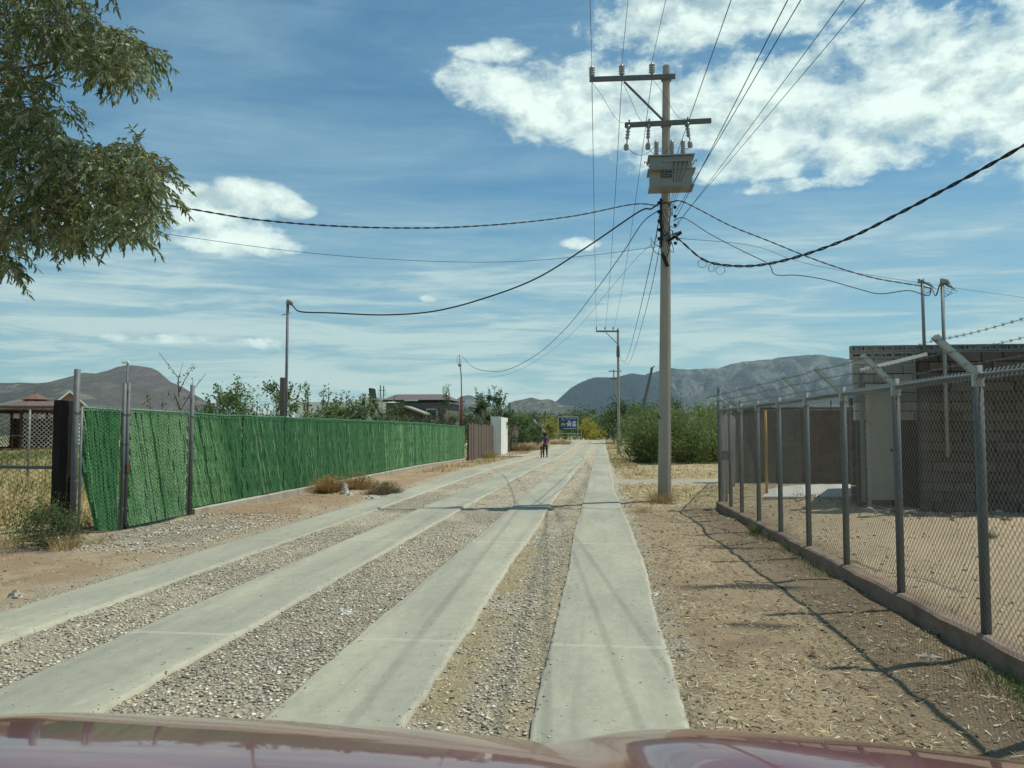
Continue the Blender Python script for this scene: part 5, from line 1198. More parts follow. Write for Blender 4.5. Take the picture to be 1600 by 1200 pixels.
# ------------------------------------------------------------------ buildings behind the wire fence
BC = [(.42, .42, .37), (.36, .36, .32), (.46, .45, .40), (.31, .305, .27)]
def block_wall(parent, x0, x1, y, z0, nrow, bl, bh_, depth, pal, base, name='block', skip=None, hollow=(), jit=.004):
    cache = {}; cnt = 0
    for r in range(nrow):
        off = (r % 2)*bl/2; x = x0-off
        while x < x1-.02:
            a, b = max(x, x0), min(x+bl, x1); x += bl
            if b-a < .06 or (skip and skip(a, b, z0+r*bh_)): continue
            key = (round(b-a, 2), random.randrange(len(pal)), r in hollow)
            if key not in cache:
                mb = MB(); w = b-a; c = pal[key[1]]; mb.cur = c
                if key[2]:       # hollow cores seen from the side
                    g_ = .012; h_ = bh_-g_; d_ = depth; n_ = 2 if w > .25 else 1
                    mb.box(0, w-g_, 0, d_, 0, h_*.24); mb.box(0, w-g_, 0, d_, h_*.76, h_)
                    xx = 0; cw = (w-g_)/(n_)
                    mb.box(0, .025, .001, d_-.001, h_*.24, h_*.76)
                    for k in range(n_): mb.box(cw*(k+1)-.03, cw*(k+1), .001, d_-.001, h_*.24, h_*.76)
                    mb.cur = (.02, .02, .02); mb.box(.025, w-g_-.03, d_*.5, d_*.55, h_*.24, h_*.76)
                else: mb.box(0, w-.018, 0, depth, 0, bh_-.018)
                o = mb.build(name, 'block', parent); cache[key] = o.data
            else: o = bpy.data.objects.new(name, cache[key]); link(o, parent)
            o.location = (a-base.x, y-base.y+random.uniform(-jit, jit), z0+r*bh_-base.z); cnt += 1
    return cnt
x0b = P(1337, 640, 17.6).x; b1 = thing('block_building', 'grey concrete block building with hollow top courses at the right', 'building', (x0b, 17.6, 0)); B1 = b1.location.copy()
ztop = P(1400, 541, 17.6).z
nr = 18; z0 = ztop-nr*.2+.02
mb = MB(); mb.prism([(.02, .19, -.2), (8.4, .19, -.2), (8.4, 5.5, -.2), (2.0, 5.5, -.2)], (0, 0, ztop-.25)); mb.build('wall', 'mortar', b1)
mb = MB(); mb.box(.03, 8.4, .05, .188, -.2, ztop-.44); mb.build('mortar', 'mortar', b1)
block_wall(b1, x0b, x0b+8.4, 17.6, 0.0+z0, nr, .4, .2, .18, BC, B1, skip=lambda a, b, z: z < 1.9 or (z > ztop-.5 and False), hollow=())
# lid of small hollow bricks (two thin courses)
HBc = [(.30, .295, .26), (.26, .255, .225)]
b1t = ztop
for r in range(2):
    cache = None
    x = x0b-.06+(.0 if r == 0 else -.0)
    while x < x0b+7.6:
        w = .42
        if cache is None:
            mb = MB(); mb.cur = HBc[r]; g_ = .008
            mb.box(0, w-g_, 0, .2, 0, .035); mb.box(0, w-g_, 0, .2, .105, .138)
            for xx in (0, .17, .25, w-g_-.022): mb.box(xx, xx+.022, .001, .199, .035, .105)
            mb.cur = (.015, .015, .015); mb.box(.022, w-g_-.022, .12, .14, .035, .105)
            o = mb.build('hollow_block', 'block', b1); cache = o.data
        else: o = bpy.data.objects.new('hollow_block', cache); link(o, b1)
        o.location = (x-B1.x, -.06+random.uniform(-.006, .006), b1t-.02-.145*(1-r)*1.0-.10+random.uniform(-.003, .003)); x += w
# brown stained wall standing in front
x1b = P(1438, 640, 16.6).x; b2 = thing('rough_wall', 'dark brown stained block wall standing in front of the grey block building', 'wall', (x1b, 16.6, 0)); B2 = b2.location.copy()
zt_b = P(1470, 549, 16.6).z
BR = [(.088, .077, .065), (.065, .056, .048), (.10, .088, .074), (.078, .066, .056)]
mb = MB(); mb.box(.02, 8, .10, .22, -.2, zt_b-.03); mb.build('mortar', 'mortar', b2)
nr = 17; zb0 = zt_b-nr*.2
cnt = block_wall(b2, x1b, x1b+7.6, 16.6, zb0, nr, .4, .2, .17, BR, B2, skip=lambda a, b, z: b > x1b+6.4 and random.random() < 0, jit=.022)
# slanted light strip, door panel
lt = thing('lean_to_roof', 'thin white edged lean to roof sheet sloping across the grey wall', 'roof', tuple(P(1338, 580, 16.9)))
LB = lt.location; e1 = P(1440, 555, 16.9)-LB
mb = MB(); mb.bar((0, 0, 0), e1, .5, .03, (0, 0, 1)); mb.build('sheet', 'plaster', lt)
mb = MB(); mb.bar(Vector((0, -.27, .0)), e1+Vector((0, -.27, 0)), .03, .07); mb.build('edge_strip', 'white', lt)
mb = MB(); mb.bar((0.15, .2, -.03), (0.15, .2, -2.7), .07, .07); mb.build('prop', 'galv_dark', lt)
dp = thing('door_panel', 'tall pale grey green door panel behind the wire fence', 'door', (P(1358, 640, 17.2).x, 17.2, 0))
wd_ = P(1397, 640, 17.2).x-dp.location.x; zd = P(1380, 612, 17.2).z
mb = MB(); mb.box(0, wd_, 0, .05, .25, zd); mb.build('leaf', 'plaster', dp, bevel=.006)
mb = MB(); mb.box(-.06, 0, -.01, .07, .1, zd+.07); mb.box(wd_, wd_+.06, -.01, .07, .1, zd+.07); mb.box(-.06, wd_+.06, -.01, .07, zd, zd+.08); mb.build('frame', 'kerb_light', dp)
mb = MB(); mb.lathe((wd_-.08, -.03, 1.25), [(.02, 0), (.025, .03), (.02, .06)], 8); mb.build('handle', 'ink', dp)
# lower dark wall left of the door
dw = thing('dark_brick_wall', 'low dark wall between the grey building and the back yard wall', 'wall', (P(1330, 640, 18.6).x, 18.6, 0)); DB = dw.location.copy()
block_wall(dw, DB.x, DB.x+1.6, 18.6, 0.05, 12, .4, .2, .17, [(.08, .068, .058), (.10, .088, .075), (.065, .055, .048)], DB)
# back wall of the yard
by = 26.2; xw0, xw1 = P(1130, 640, by).x, P(1352, 640, by).x; zw_ = P(1200, 640, by).z
yw = thing('yard_wall', 'long back wall of mixed grey block and red brick across the yard', 'wall', (xw0, by, 0)); YB = yw.location.copy()
mb = MB(); mb.box(.0, xw1-xw0, .06, .2, -.2, zw_-.02); mb.build('mortar', 'mortar', yw)
def ywp(a, b):
    return [(.17, .075, .055), (.14, .06, .045), (.20, .10, .07)]
seg_ = [(xw0, P(1212, 640, by).x, [(.06, .045, .038), (.075, .055, .045)]), (P(1212, 640, by).x, P(1252, 640, by).x, [(.085, .078, .07), (.10, .092, .08)]), (P(1252, 640, by).x, P(1345, 640, by).x, [(.085, .04, .032), (.065, .035, .028), (.10, .05, .04)])]
for (a, b, pl) in seg_: block_wall(yw, a, b, by, zw_-12*.2, 12, .4, .2, .17, pl, YB)
for px in (1157, 1205, 1262, 1300):
    q = P(px, 640, by); mb = MB(); mb.tube([(q.x-YB.x, .1, zw_-.1), (q.x-YB.x, .1, zw_+.3)], .02, 6); mb.build('rebar', 'rust', yw)
mb = MB(); mb.box(0, xw1-xw0-.4, -.03, .22, zw_, zw_+.07); mb.build('coping', 'mortar', yw)
# pad, yellow pipe
pa_, pb_ = G(1200, 757), G(1335, 778); pad = thing('gravel_pad', 'bright pale slab on the yard floor before the back wall', 'slab', (5.6, 22.6, 0.02))
zpad = gzf(5.6, 22.6)+.10; pad.location.z = zpad
mb = MB(); poly = [Vector((G(px, py, zpad).x-5.6, G(px, py, zpad).y-22.6, -.16)) for (px, py) in ((1192, 776), (1385, 776), (1385, 760), (1318, 756), (1240, 758), (1200, 764))]
mb.prism(poly, (0, 0, .16)); mb.build('slab', 'padc', pad)
yp = thing('yellow_pipe', 'thin yellow orange pipe standing in the yard', 'pipe', (P(1197, 700, 20.6).x, 20.6, 0)); mb = MB(); mb.tube([(0, 0, -.1), (0, 0, P(1197, 641, 20.6).z)], .034, 10); mb.build('tube', 'yellow', yp, True)
mb = MB(); mb.lathe((0, 0, .02), [(.09, 0), (.09, .05), (.05, .06)], 10); mb.build('base', 'yellow', yp, True)
n = 700; x = RNG.uniform(4.2, 7.8, n); y = 20.1+RNG.normal(0, .3, n)
blades('green_grass', x, y, RNG.uniform(.04, .13, n), .02, GRN, label='strip of green grass in front of the pale slab in the yard')
# roof masts
for (px, ytop, ybot, Yd, lb) in ((1441, 440, 545, 17.5, 'left of the two roof service masts on the block building'), (1472, 442, 690, 16.45, 'right of the two roof service masts, running down the brown wall')):
    x = P(px, ytop, Yd).x; zb, zt__ = P(px, ybot, Yd).z, P(px, ytop, Yd).z
    th = thing('roof_mast', lb, 'mast', (x, Yd, zb-.3), 0, 'service masts on the block building'); mb = MB(); mb.tube([(0, 0, 0), (0, 0, zt__-zb+.3)], .034, 10); mb.build('pipe', 'galv', th, True)
    mb = MB(); h0 = zt__-zb+.3; s = 1 if px < 1450 else -1; mb.tube([(0, 0, h0-.02), (-.0*s, 0, h0+.05), (-.09*s if px > 1450 else -.05, 0, h0+.04), (-.13*s if px > 1450 else -.07, 0, h0-.03)], [.045, .055, .045, .03], 8); mb.build('weatherhead', 'plaster', th, True)
    mb = MB()
    for k in range(4): mb.tube([(-.04, -.03, h0), (.12+.05*k, -.05, h0-.03-.05*k), (.22-.06*k, -.02, h0-.16-.04*k), (.02, -.02, h0-.10-.05*k)], .007, 4)
    mb.build('loose_wires', 'cable', th)
cable('short wire bundle joining the two roof masts', [P(1443, 448, 17.4), P(1456, 452, 17.2), P(1462, 462, 17), P(1468, 446, 16.6), P(1471, 443, 16.5)], .012)

# ------------------------------------------------------------------ sign
sx = P(888, 680, 127).x; sn = thing('blue_sign', 'blue road sign with yellow left arrow and white car symbol at the road end', 'sign', (sx, 127, float(prof(127)))); SBn = sn.location.copy()
def K(px, py): return P(px, py, 127)-SBn
def quad(px0, py0, px1, py1, dy_, m_, nm, par, th_=.02):
    a, b = K(px0, py1), K(px1, py0); mb = MB(); mb.box(a.x, b.x, dy_-th_, dy_, a.z, b.z); return mb.build(nm, m_, par)
bd = quad(873.5, 652.5, 901.2, 671.5, 0, 'blue', 'board', sn, .06)
for (px) in (872, 903):
    a, b = K(px, 688), K(px, 651); mb = MB(); mb.bar(a, b, .13, .1); mb.build('post', 'cream', sn)
for (py) in (651.4, 677.4, 682.6):
    w0, w1 = (872, 903.5) if py < 660 else (866, 909); a, b = K(w0, py), K(w1, py); mb = MB(); mb.bar(a+Vector((0, -.08, 0)), b+Vector((0, -.08, 0)), .06, .10 if py > 660 else .14); mb.build('rail', 'cream', sn)
for px in (868.3, 887.5, 908.5):
    a, b = K(px, 688), K(px, 676 if px < 900 else 673); mb = MB(); mb.bar(a+Vector((0, -.15, 0)), b+Vector((0, -.15, 0)), .13, .08); mb.build('short_post', 'cream', sn)
ar = [K(876, 663), K(879.6, 659.6), K(879.6, 661.4), K(884, 661.4), K(884, 664.8), K(879.6, 664.8), K(879.6, 666.6)]
mb = MB(); mb.prism([Vector((p.x, -.065, p.z)) for p in ar], (0, -.012, 0)); mb.build('arrow', 'arrow', bd)
carp = [(886.3, 666.5), (886.3, 662.8), (885.4, 661.2), (885.8, 660.4), (887, 660.6), (887.6, 657.2), (891.2, 657.2), (891.9, 660.6), (893.2, 660.4), (893.4, 661.2), (892.4, 662.8), (892.4, 666.5), (891, 666.5), (890.8, 665.4), (888, 665.4), (887.8, 666.5)]
mb = MB(); mb.prism([Vector((K(*p).x, -.065, K(*p).z)) for p in carp], (0, -.012, 0)); mb.build('car_symbol', 'signwhite', bd)
quad(887.8, 659.6, 891.2, 660.6, -.08, 'blue', 'car_window', bd, .008)
for (a, b, c_, d_, nm, mm) in ((894.6, 658, 899.8, 661.6, 'panel_symbol', 'signwhite'), (894.2, 662.2, 900.2, 666.6, 'panel_symbol', 'signwhite'), (884, 653.9, 900.5, 654.7, 'lettering_bar', 'signwhite'), (880.8, 669.1, 900.5, 670.1, 'lettering_bar', 'signwhite'),
                               (878.4, 653, 879.6, 656.4, 'crest', 'signwhite'), (877, 655.8, 883.5, 656.8, 'crest_line', 'bluewall')):
    quad(a, b, c_, d_, -.066, mm, nm, bd, .01)
# barrels / blocks by the sign foot: a white kerb stone
ws = thing('white_kerb_stone', 'white painted kerb stones by the verge behind the cyclist', 'kerb stone', (P(872, 692, 100).x, 100, float(prof(100)))); mb = MB(); mb.box(-.6, .6, -.15, .15, -.05, .12); mb.build('stone', 'white', ws, bevel=.03)

# ------------------------------------------------------------------ person pushing a bicycle
Yp = 54.5; pp_ = P(853, 714, Yp); PZ0 = float(prof(Yp))+.022
pe = thing('person', 'person in purple shirt and dark jeans walking and pushing a bicycle', 'person', (pp_.x-.05, Yp, PZ0))
def skinned(name, verts, edges, m, parent, root=0, sub=1):
    me = bpy.data.meshes.new(name); me.from_pydata([v[:3] for v in verts], edges, []); me.materials.append(M[m]); o = bpy.data.objects.new(name, me); link(o, parent)
    md = o.modifiers.new('skin', 'SKIN'); md.use_smooth_shade = True
    for i, v in enumerate(verts):
        sv = me.skin_vertices[0].data[i]; r = v[3]; sv.radius = (r, v[4] if len(v) > 4 else r); sv.use_root = (i == root)
    s = o.modifiers.new('sub', 'SUBSURF'); s.levels = sub; s.render_levels = sub; return o
# the person faces the camera (-Y); picture left is -X
body = [(0, 0, .86, .12, .10), (0, -.02, 1.05, .115, .09), (0, -.07, 1.22, .15, .10), (0, -.11, 1.34, .11, .08), (0, -.15, 1.42, .05), (0, -.20, 1.52, .085, .095), (0, -.20, 1.60, .075, .085),
        (-.10, -.0, .80, .085), (-.11, -.10, .46, .06), (-.11, -.02, .09, .042), (-.11, -.16, .035, .04),
        (.10, .0, .80, .085), (.11, .06, .47, .06), (.11, .18, .12, .042), (.11, .08, .05, .04),
        (-.19, -.12, 1.31, .055), (-.34, -.24, 1.10, .042), (-.46, -.38, .93, .032), (-.49, -.44, .90, .03),
        (.19, -.10, 1.30, .055), (.23, -.14, 1.06, .042), (.10, -.34, .92, .032), (.04, -.40, .90, .03)]
ed = [(0, 1), (1, 2), (2, 3), (3, 4), (4, 5), (5, 6), (0, 7), (7, 8), (8, 9), (9, 10), (0, 11), (11, 12), (12, 13), (13, 14), (3, 15), (15, 16), (16, 17), (17, 18), (3, 19), (19, 20), (20, 21), (21, 22)]
skinned('body', body, ed, 'skin', pe)
def fat(v, k): return tuple(v[:3])+tuple(r+k for r in v[3:])
sh = [fat(body[i], .014) for i in (0, 1, 2, 3)]+[fat(body[i], .012) for i in (15, 16, 17, 19, 20, 21)]; sh[0] = (0, -.005, .93, .125, .105)
skinned('shirt', sh, [(0, 1), (1, 2), (2, 3), (3, 4), (4, 5), (5, 6), (3, 7), (7, 8), (8, 9)], 'shirt', pe)
je = [(0, 0, .90, .128, .108)]+[fat(body[i], .016) for i in (7, 8, 9, 11, 12, 13)]
skinned('jeans', je, [(0, 1), (1, 2), (2, 3), (0, 4), (4, 5), (5, 6)], 'jeans', pe)
for s in ((-.11, -.07, .04), (.11, .13, .045)):
    mb = MB(); mb.box(s[0]-.045, s[0]+.045, s[1]-.14, s[1]+.09, s[2]-.04, s[2]+.04); mb.build('shoe', 'ink', pe, bevel=.025)
mb = MB(); mb.lathe((0, -.17, 1.52), [(.06, -.06), (.115, -.03), (.128, .05), (.122, .13), (.08, .18), (.01, .20)], 12); mb.build('hair', 'hair', pe, True)
mb = MB(); mb.lathe((0, 0, 0), [(.005, -.01), (.018, 0), (.006, .03)], 6); no = mb.build('nose', 'skin', pe); no.location = (0, -.295, 1.515); no.rotation_euler = (pi/2, 0, 0)
for s in (-1, 1):
    mb = MB(); mb.lathe((s*.032, -.285, 1.54), [(.004, -.006), (.009, 0), (.004, .006)], 6); mb.build('eye', 'ink', pe)
    mb = MB(); mb.box(s*.085-.008, s*.085+.008, -.22, -.18, 1.49, 1.55); mb.build('ear', 'skin', pe, bevel=.005)
mb = MB(); mb.box(-.025, .025, -.292, -.283, 1.468, 1.475); mb.build('mouth', 'shirt', pe)
for (hx_, hy_, hz_) in ((-.50, -.46, .895), (.03, -.42, .895)):
    mb = MB()
    for f_ in range(4): a = -.03+.02*f_; mb.tube([(hx_+a, hy_+.03, hz_), (hx_+a, hy_-.03, hz_+.01), (hx_+a, hy_-.045, hz_-.025-.003*f_), (hx_+a, hy_-.02, hz_-.045)], .0085, 6)
    mb.tube([(hx_-.035, hy_+.04, hz_), (hx_-.045, hy_, hz_-.03), (hx_-.02, hy_-.01, hz_-.04)], .009, 6); mb.build('fingers', 'skin', pe, True)
# bicycle
bx = pe.location.x-.25; bi = thing('bicycle', 'small orange bicycle wheeled along by the person in purple', 'bicycle', (bx, Yp-.35, PZ0), radians(6))
def wheel(y, r=.26):
    mb = MB(); a = [(0, y+r*cos(q), r+.005+r*sin(q)) for q in np.linspace(0, 2*pi, 25)]; mb.tube(a, .024, 6, False); w = mb.build('wheel', 'black', bi, True)
    mb = MB(); mb.tube([(0, y+(r-.03)*cos(q), r+.005+(r-.03)*sin(q)) for q in np.linspace(0, 2*pi, 25)], .010, 5, False)
    for q in np.linspace(0, 2*pi, 12, endpoint=False): mb.tube([(0, y, r+.005), (0, y+(r-.03)*cos(q), r+.005+(r-.03)*sin(q))], .002, 3)
    mb.tube([(-.04, y, r+.005), (.04, y, r+.005)], .02, 6); mb.build('rim', 'galv', w)
wheel(-.45); wheel(.45)
mb = MB()
for (a, b) in (((0, -.30, .62), (0, .05, .28)), ((0, -.30, .70), (0, .18, .60)), ((0, .05, .28), (0, .20, .66)), ((0, .05, .28), (0, .45, .26)), ((0, .18, .60), (0, .45, .26)), ((0, -.30, .60), (0, -.33, .76))): mb.tube([a, b], .022, 8)
mb.build('frame', 'bike', bi, True)
mb = MB(); mb.tube([(-.04, -.45, .265), (-.045, -.38, .58), (0, -.33, .64), (.045, -.38, .58), (.04, -.45, .265)], .014, 6); mb.tube([(0, -.33, .64), (0, -.31, .86)], .014, 6); mb.build('fork', 'bike', bi, True)
mb = MB(); mb.tube([(-.30, -.16, .90), (-.24, -.28, .90), (0, -.31, .87), (.24, -.28, .90), (.30, -.16, .90)], .013, 6); mb.build('handlebar', 'black', bi, True)
mb = MB(); mb.box(-.07, .07, .10, .34, .70, .74); mb.build('saddle', 'black', bi, bevel=.015); mb = MB(); mb.box(-.11, .11, -.44, -.30, .60, .72); mb.build('headlamp_box', 'rust', bi, bevel=.01)
mb = MB(); mb.tube([(-.10, .05, .22), (-.03, .05, .28), (.03, .05, .28), (.10, .05, .34)], .012, 6); mb.box(-.17, -.09, .02, .08, .21, .23); mb.box(.09, .17, .02, .08, .33, .35); mb.build('pedals', 'black', bi)

# ------------------------------------------------------------------ mountains
def mountain(name, D, pl, m, depth_f, depth_b, gully=.16, base_z=-3, nv=70, step=12, seed=0, rough=.0):
    pl = np.array(pl, float); u = np.linspace(pl[0, 0], pl[-1, 0], max(60, int((pl[-1, 0]-pl[0, 0])/step*3)))
    py = np.interp(u, pl[:, 0], pl[:, 1]); 
    k = np.hanning(7); k /= k.sum(); pys = np.convolve(np.pad(py, 3, mode='edge'), k, 'valid')
    ridge = np.array([tuple(P(a, b, D)) for a, b in zip(u, pys)])
    v = np.linspace(-1, 1, nv); V = np.zeros((len(v), len(u), 3))
    for j, t_ in enumerate(v):
        d = t_*depth_f if t_ < 0 else t_*depth_b
        sh_ = (1-abs(t_))**(.9 if t_ < 0 else 1.0); Hh = ridge[:, 2]-base_z
        x = ridge[:, 0]*(1+d/D*.0); y = ridge[:, 1]+d
        n_ = fbm(x/170.+seed, y/300., seed+1, 5); g_ = np.abs(fbm(x/110.+seed, (y+x*.3)/420., seed+5, 5, .55)-.5)*2
        sw = np.clip(1-abs(t_), 0, 1)*abs(t_)*4
        z = base_z+Hh*(sh_*(1-gully*sw*(1-g_*2.2)*.9))+Hh*(n_-.5)*.30*sw*.5
        z = z+Hh*.018*(fbm(x/35., y/35., seed+9, 4)-.5)
        V[j] = np.stack([x, y, z], 1)
    nu = len(u); idx = np.arange(len(v)*nu).reshape(len(v), nu)
    f = np.stack([idx[:-1, :-1], idx[:-1, 1:], idx[1:, 1:], idx[1:, :-1]], -1).reshape(-1, 4)
    o = mesh_np('mountain', V.reshape(-1, 3), f, m, None, smooth=True, kind='structure'); return o
mountain('m', 3200, [(-160, 640), (-60, 600), (0, 597), (60, 598), (105, 596), (132, 581), (150, 582), (168, 583), (185, 572), (203, 569), (238, 573), (250, 581), (258, 592), (285, 604), (310, 622), (330, 638), (360, 660), (400, 676)], 'hill_left', 1300, 900, seed=3)
mountain('m', 2200, [(-260, 625), (-160, 600), (-60, 598), (0, 599), (40, 597), (90, 600), (140, 618), (190, 640), (250, 672)], 'hill_green' if 'hill_green' in M else 'hill_mid', 700, 500, seed=11, gully=.06)
mountain('m', 4600, [(640, 676), (680, 655), (705, 628), (722, 618), (735, 616), (752, 624), (775, 634), (790, 640), (812, 655), (840, 672)], 'hill_right', 900, 700, seed=21)
mountain('m', 4000, [(770, 672), (785, 640), (800, 626), (815, 624), (832, 620), (846, 625), (858, 622), (880, 633), (900, 634), (920, 645), (945, 655), (975, 668)], 'hill_mid', 900, 700, seed=31)
mountain('m', 5200, [(800, 680), (850, 640), (870, 626), (893, 604), (915, 593), (930, 588), (960, 589), (985, 582), (1010, 585), (1040, 590), (1065, 612), (1090, 650), (1110, 680)], 'hill_dark', 1000, 900, seed=41, gully=.10)  # separate massif added to carry the painted cloud shadow
mountain('m', 5600, [(930, 676), (960, 650), (985, 598), (1005, 584), (1045, 573), (1080, 575), (1120, 573), (1150, 565), (1185, 561), (1220, 556), (1250, 552), (1285, 550), (1303, 558), (1330, 560), (1345, 552), (1380, 550), (1420, 556), (1480, 572), (1560, 600), (1700, 660), (1760, 680)], 'hill_right', 1700, 1000, seed=51, gully=.42)
mountain('m', 3600, [(880, 676), (920, 664), (960, 659), (1000, 655), (1060, 650), (1120, 655), (1200, 664), (1260, 676)], 'hill_mid', 700, 600, seed=61)

# ------------------------------------------------------------------ small things, weeds and litter
bu = bush('green_weed_bush', 'feathery green bush at the foot of the black timber post', 'bush', G(72, 855).x, G(72, 855).y, .42, .66, [(.10, .15, .055), (.14, .19, .08), (.07, .10, .04)], 26, 4200, .035, .10, None, 9, low=0)
tuft(100, 858, 260, .36, .20, DRY+[(.36, .24, .10)], 'dry brown tuft at the foot of the tall grey post', .006)
tuft(155, 850, 140, .22, .18, DRY, 'thin dry tuft under the torn corner of the green gate', .005)
tuft(20, 850, 260, .30, .35, DRY, 'dry grass clump beside the field fence at the left edge', .007)
tuft(1036, 786, 420, .50, .30, [(.36, .27, .13), (.28, .20, .09), (.42, .35, .18)], 'dry brown tuft around the base of the near concrete pole', .008, .5)
tuft(1005, 800, 140, .22, .22, DRY, 'small dry tuft left of the near concrete pole', .007)
for (px, py, h, r, lb) in ((515, 768, .62, .34, 'tall orange brown dry weed against the green fence'), (560, 764, .5, .4, 'wide orange brown dry weed beside the litter pile'), (600, 771, .34, .45, 'low dusty dark weed right of the litter pile')):
    pal = [(.34, .21, .08), (.28, .17, .07), (.40, .30, .15)] if px < 590 else [(.14, .14, .09), (.20, .17, .10), (.28, .22, .12)]
    tuft(px, py, 700, h, r, pal, lb, .012, .55)
    g = G(px, py); bush('dry_shrub', lb.replace('weed', 'shrub twigs').replace('tall', 'airy').replace('wide', 'spreading'), 'shrub', g.x, g.y, r*.8, h*.8, pal, 14, 900, .05, .1, None, 6, low=0)
tuft(762, 711, 500, .75, .5, DRY+[(.34, .22, .1)], 'dry straw coloured clump before the white gate wall', .03)
tuft(832, 700, 700, .95, 1.3, DRY[:3], 'pale straw coloured grass clump left of the person', .05)
tuft(876, 694, 500, .9, 1.2, DRY, 'pale grass clump right of the person', .05)
tuft(812, 702, 400, .9, .9, [(.24, .16, .10), (.30, .22, .13)], 'brown dead shrub at the second cane fence end', .05)
tuft(1190, 832, 420, .22, .16, GRN[:2]+[(.07, .13, .035)], 'green weed tuft against the wire fence kerb', .007)
tuft(1212, 842, 260, .20, .14, [(.36, .25, .12), (.28, .19, .09)], 'dry brown tuft right of the green tuft at the kerb', .006)
tuft(1478, 968, 60, .32, .10, [(.25, .19, .12), (.33, .26, .16)], 'thin dead weed standing by the nearest visible fence post', .004, .5)
tuft(1546, 845, 120, .18, .09, [(.16, .20, .12), (.12, .16, .09)], 'grey green weed growing in the sandy yard', .008)
tuft(1338, 905, 60, .22, .08, DRY, 'thin straw tuft in the middle of the wire fence kerb', .004, .5)
tuft(962, 700, 300, .4, .5, DRY, 'dry tuft at the far right edge of the road', .03)
tuft(1000, 712, 400, .35, .9, DRY, 'dry grass before the mesquite thicket left of the pole', .03)
tuft(1100, 716, 400, .4, .9, [(.36, .27, .13)]+DRY, 'dry brown grass before the mesquite thicket right of the pole', .03)

def lump(name, label, cat, px, py, w, h, m, seed=1, flat=1.0, z=None):
    g = G(px, py); g.z = gzf(g.x, g.y) if z is None else z; random.seed(seed); vs = []; fs = []; nr_, ns = 7, 12
    for i in range(nr_):
        a = pi/2*i/(nr_-1)
        for k in range(ns):
            b = 2*pi*k/ns; q = 1+random.uniform(-.28, .28); vs.append((w/2*cos(a)*cos(b)*q, w/2*flat*cos(a)*sin(b)*q, h*sin(a)*(1+random.uniform(-.25, .25))-.005))
    for i in range(nr_-1):
        for k in range(ns): fs.append((i*ns+k, i*ns+(k+1) % ns, (i+1)*ns+(k+1) % ns, (i+1)*ns+k))
    mb = MB(); mb.add(vs, fs); o = mb.build(name, m, None, False); o.location = g; return tag(o, label, cat)
lump('plastic_bag', 'crumpled white plastic bag lying beside the left concrete track', 'bag', 583, 779, .36, .10, 'paper', 3, .5)
lump('paper_litter', 'crumpled white paper caught upright in the dry weeds', 'litter', 539, 770, .22, .26, 'paper', 5)
lump('paper_litter', 'small scrap of white paper near the dry weeds', 'litter', 547, 772, .12, .08, 'paper', 6)
lump('flat_stone', 'flat pale stone on the ground right of the near pole', 'stone', 1052, 788, .30, .05, 'kerb_light', 7, .5)
lump('white_stone', 'white rock beside the left end of the right dirt verge', 'stone', 1023, 928, .10, .03, 'padc', 8)
lump('stone', 'reddish stone lying on the right verge', 'stone', 1272, 1025, .085, .035, 'kerb', 9)
lump('stone', 'grey green crumpled rag or stone near the shadow line', 'stone', 1450, 1025, .18, .03, 'kerb_light', 10, .5)
lump('stone', 'pale pointed stone on the left dirt verge', 'stone', 24, 932, .12, .07, 'kerb_light', 11)
lump('stone', 'flat grey stone in the gravel between the middle tracks', 'stone', 540, 956, .16, .03, 'padc', 12, .6)
wl = thing('white_scrap', 'twisted white scrap of plastic leaning on the kerb', 'litter', (2.80, 8.0, gzf(2.8, 8.0)+.02))
mb = MB(); mb.tube([(.0, 0, .0), (.02, .0, .05), (-.01, 0, .10), (.03, 0, .13), (.06, .01, .10), (.05, .02, .04)], [.022, .03, .02, .026, .02, .01], 7); mb.build('scrap', 'white', wl, True)
random.seed(99)
# leaning sticks
for (px, py, L, a, lb) in ((1460, 995, .5, .6, 'dry stick leaning on the kerb near the second post'), (1395, 1050, .35, 2.4, 'dry stick on the verge beside the shadow line')):
    g = G(px, py); mb = MB(); mb.tube([(0, 0, .01), (L*.5*cos(a), L*.5*sin(a), .05), (L*cos(a), L*sin(a), .03)], [.005, .004, .002], 5); o = mb.build('stick', 'bark', None); o.location = (g.x, g.y, gzf(g.x, g.y)); tag(o, lb, 'stick')

# ------------------------------------------------------------------ the truck whose bonnet fills the foot of the picture
tk_ = thing('pickup_truck', 'glossy maroon pickup bonnet seen from inside, along the foot of the picture', 'truck', (-.30, 0, 0)); TB = tk_.location.copy()
hx_ = np.array([-1.35, -1.2, -1.0, -.6, -.35, -.18, -.07, -.01, .06, .16, .33, .53, .62, .70])
hz_ = np.array([1.17, 1.255, 1.284, 1.285, 1.281, 1.275, 1.264, 1.274, 1.294, 1.302, 1.298, 1.282, 1.255, 1.17])
from numpy import interp
def hood_z(x, y):
    xr = x-(1.38-y)*.5*sst(x, -.6, .0)
    c = (np.interp(xr-.02, hx_, hz_)+np.interp(xr+.02, hx_, hz_)+np.interp(xr, hx_, hz_)+np.interp(xr-.05, hx_, hz_)+np.interp(xr+.05, hx_, hz_))/5
    return c-.302*np.clip(y-.8, 0, 9)**2-.30*np.clip(y-1.42, 0, 1)**2*4+.02*np.clip(.8-y, 0, 1)
hu = np.linspace(-1.33, .70, 110); hv = np.linspace(.15, 1.60, 70); HX, HY = np.meshgrid(hu, hv); HZ = hood_z(HX, HY)
idx = np.arange(HX.size).reshape(HX.shape); f = np.stack([idx[:-1, :-1], idx[:-1, 1:], idx[1:, 1:], idx[1:, :-1]], -1).reshape(-1, 4)
o = mesh_np('bonnet', np.stack([HX-TB.x, HY, HZ], -1).reshape(-1, 3), f, 'truck', tk_, smooth=True)
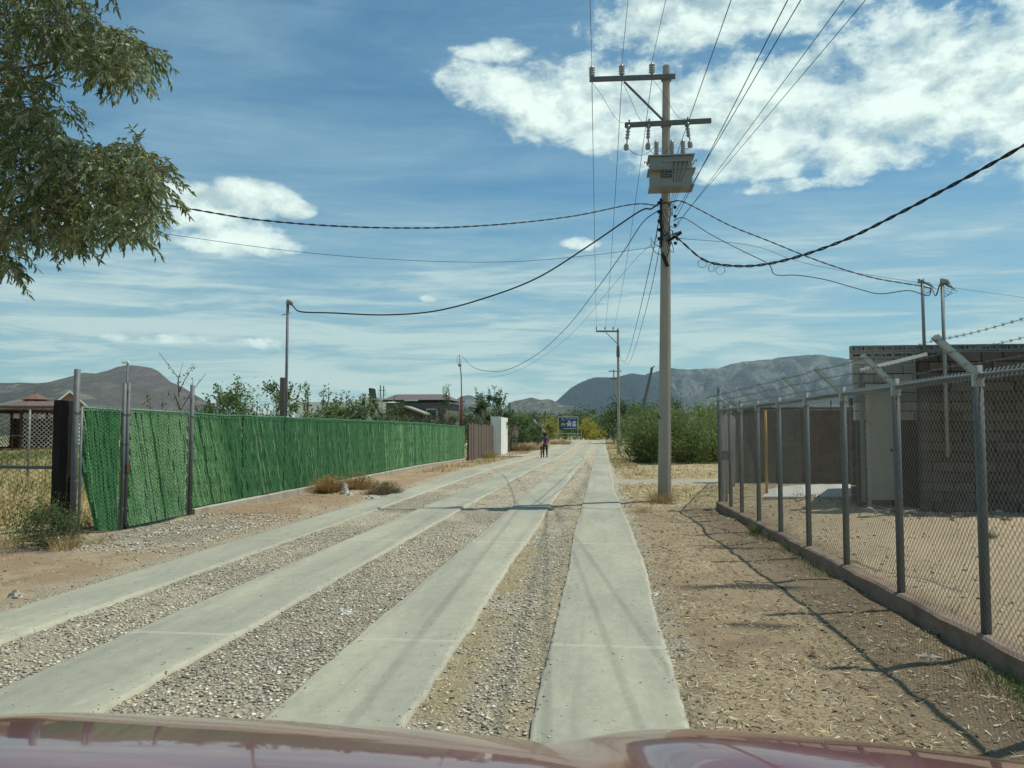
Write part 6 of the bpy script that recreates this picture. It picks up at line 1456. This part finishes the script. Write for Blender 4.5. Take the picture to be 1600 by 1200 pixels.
sm = o.modifiers.new('sub', 'SUBSURF'); sm.levels = 1; sm.render_levels = 1
for s in (-1, 1):
    xe = (-1.33 if s < 0 else .70)-TB.x; mb = MB(); vs = []; fs = []
    ysf = np.linspace(.15, 1.62, 16)
    for y in ysf:
        z = float(hood_z(np.array([xe+TB.x]), np.array([y]))[0]); ar_ = max(0, .42**2-(y-.95)**2)**.5
        vs += [(xe, y, z-.004), (xe+s*.05, y, z-.10), (xe+s*.07, y, z-.25), (xe+s*.06, y, min(.40+ar_, z-.3))]
    for i in range(15):
        for k in range(3): fs.append((i*4+k, i*4+k+1, (i+1)*4+k+1, (i+1)*4+k))
    mb.add(vs, fs); mb.build('fender', 'truck', tk_, True)
    mb = MB(); mb.lathe((0, 0, 0), [(.22, -.11), (.36, -.11), (.385, -.07), (.385, .07), (.36, .11), (.22, .11)], 28); w = mb.build('wheel', 'black', tk_, True); w.location = (xe-s*.10, .95, .385); w.rotation_euler = (0, pi/2, 0)
    mb = MB(); mb.lathe((0, 0, 0), [(.05, -.115), (.22, -.10), (.23, .0), (.22, .10), (.05, .115)], 20); mb.build('rim', 'galv', w, True)
    mb = MB(); mb.box(xe-s*.30-.12, xe-s*.30+.12, 1.585, 1.64, .74, .88); mb.build('headlight', 'plaster', tk_, bevel=.02)
zf = float(hood_z(np.array([-.3]), np.array([1.60]))[0])
mb = MB(); mb.box(-.82, .78, 1.565, 1.60, .50, zf-.10); mb.build('front_panel', 'truck', tk_, bevel=.02)
mb = MB(); mb.box(-.55, .55, 1.605, 1.63, .60, .86)
for k in range(5): mb.box(-.52, .52, 1.631, 1.645, .62+k*.05, .635+k*.05)
mb.build('grille', 'ink', tk_)
mb = MB(); mb.box(-1.0, 1.0, 1.56, 1.75, .36, .56); mb.build('bumper', 'truck', tk_, bevel=.05)

# ------------------------------------------------------------------ haze
mb = MB(); mb.box(-6700, 6700, -900, 7200, -4.5, 760); hz = mb.build('haze', 'ink'); hz['kind'] = 'stuff'; hz['label'] = 'thin pale air haze'
m = bpy.data.materials.new('haze_air'); m.use_nodes = True; t = NT(m.node_tree); t.n.remove(t.n['Principled BSDF'])
pv_ = t.new('ShaderNodeVolumePrincipled'); pv_.inputs['Color'].default_value = (.70, .89, 1, 1); pv_.inputs['Density'].default_value = 0.00006; pv_.inputs['Anisotropy'].default_value = .1
t.l.new(pv_.outputs[0], t.n['Material Output'].inputs['Volume']); hz.data.materials[0] = m
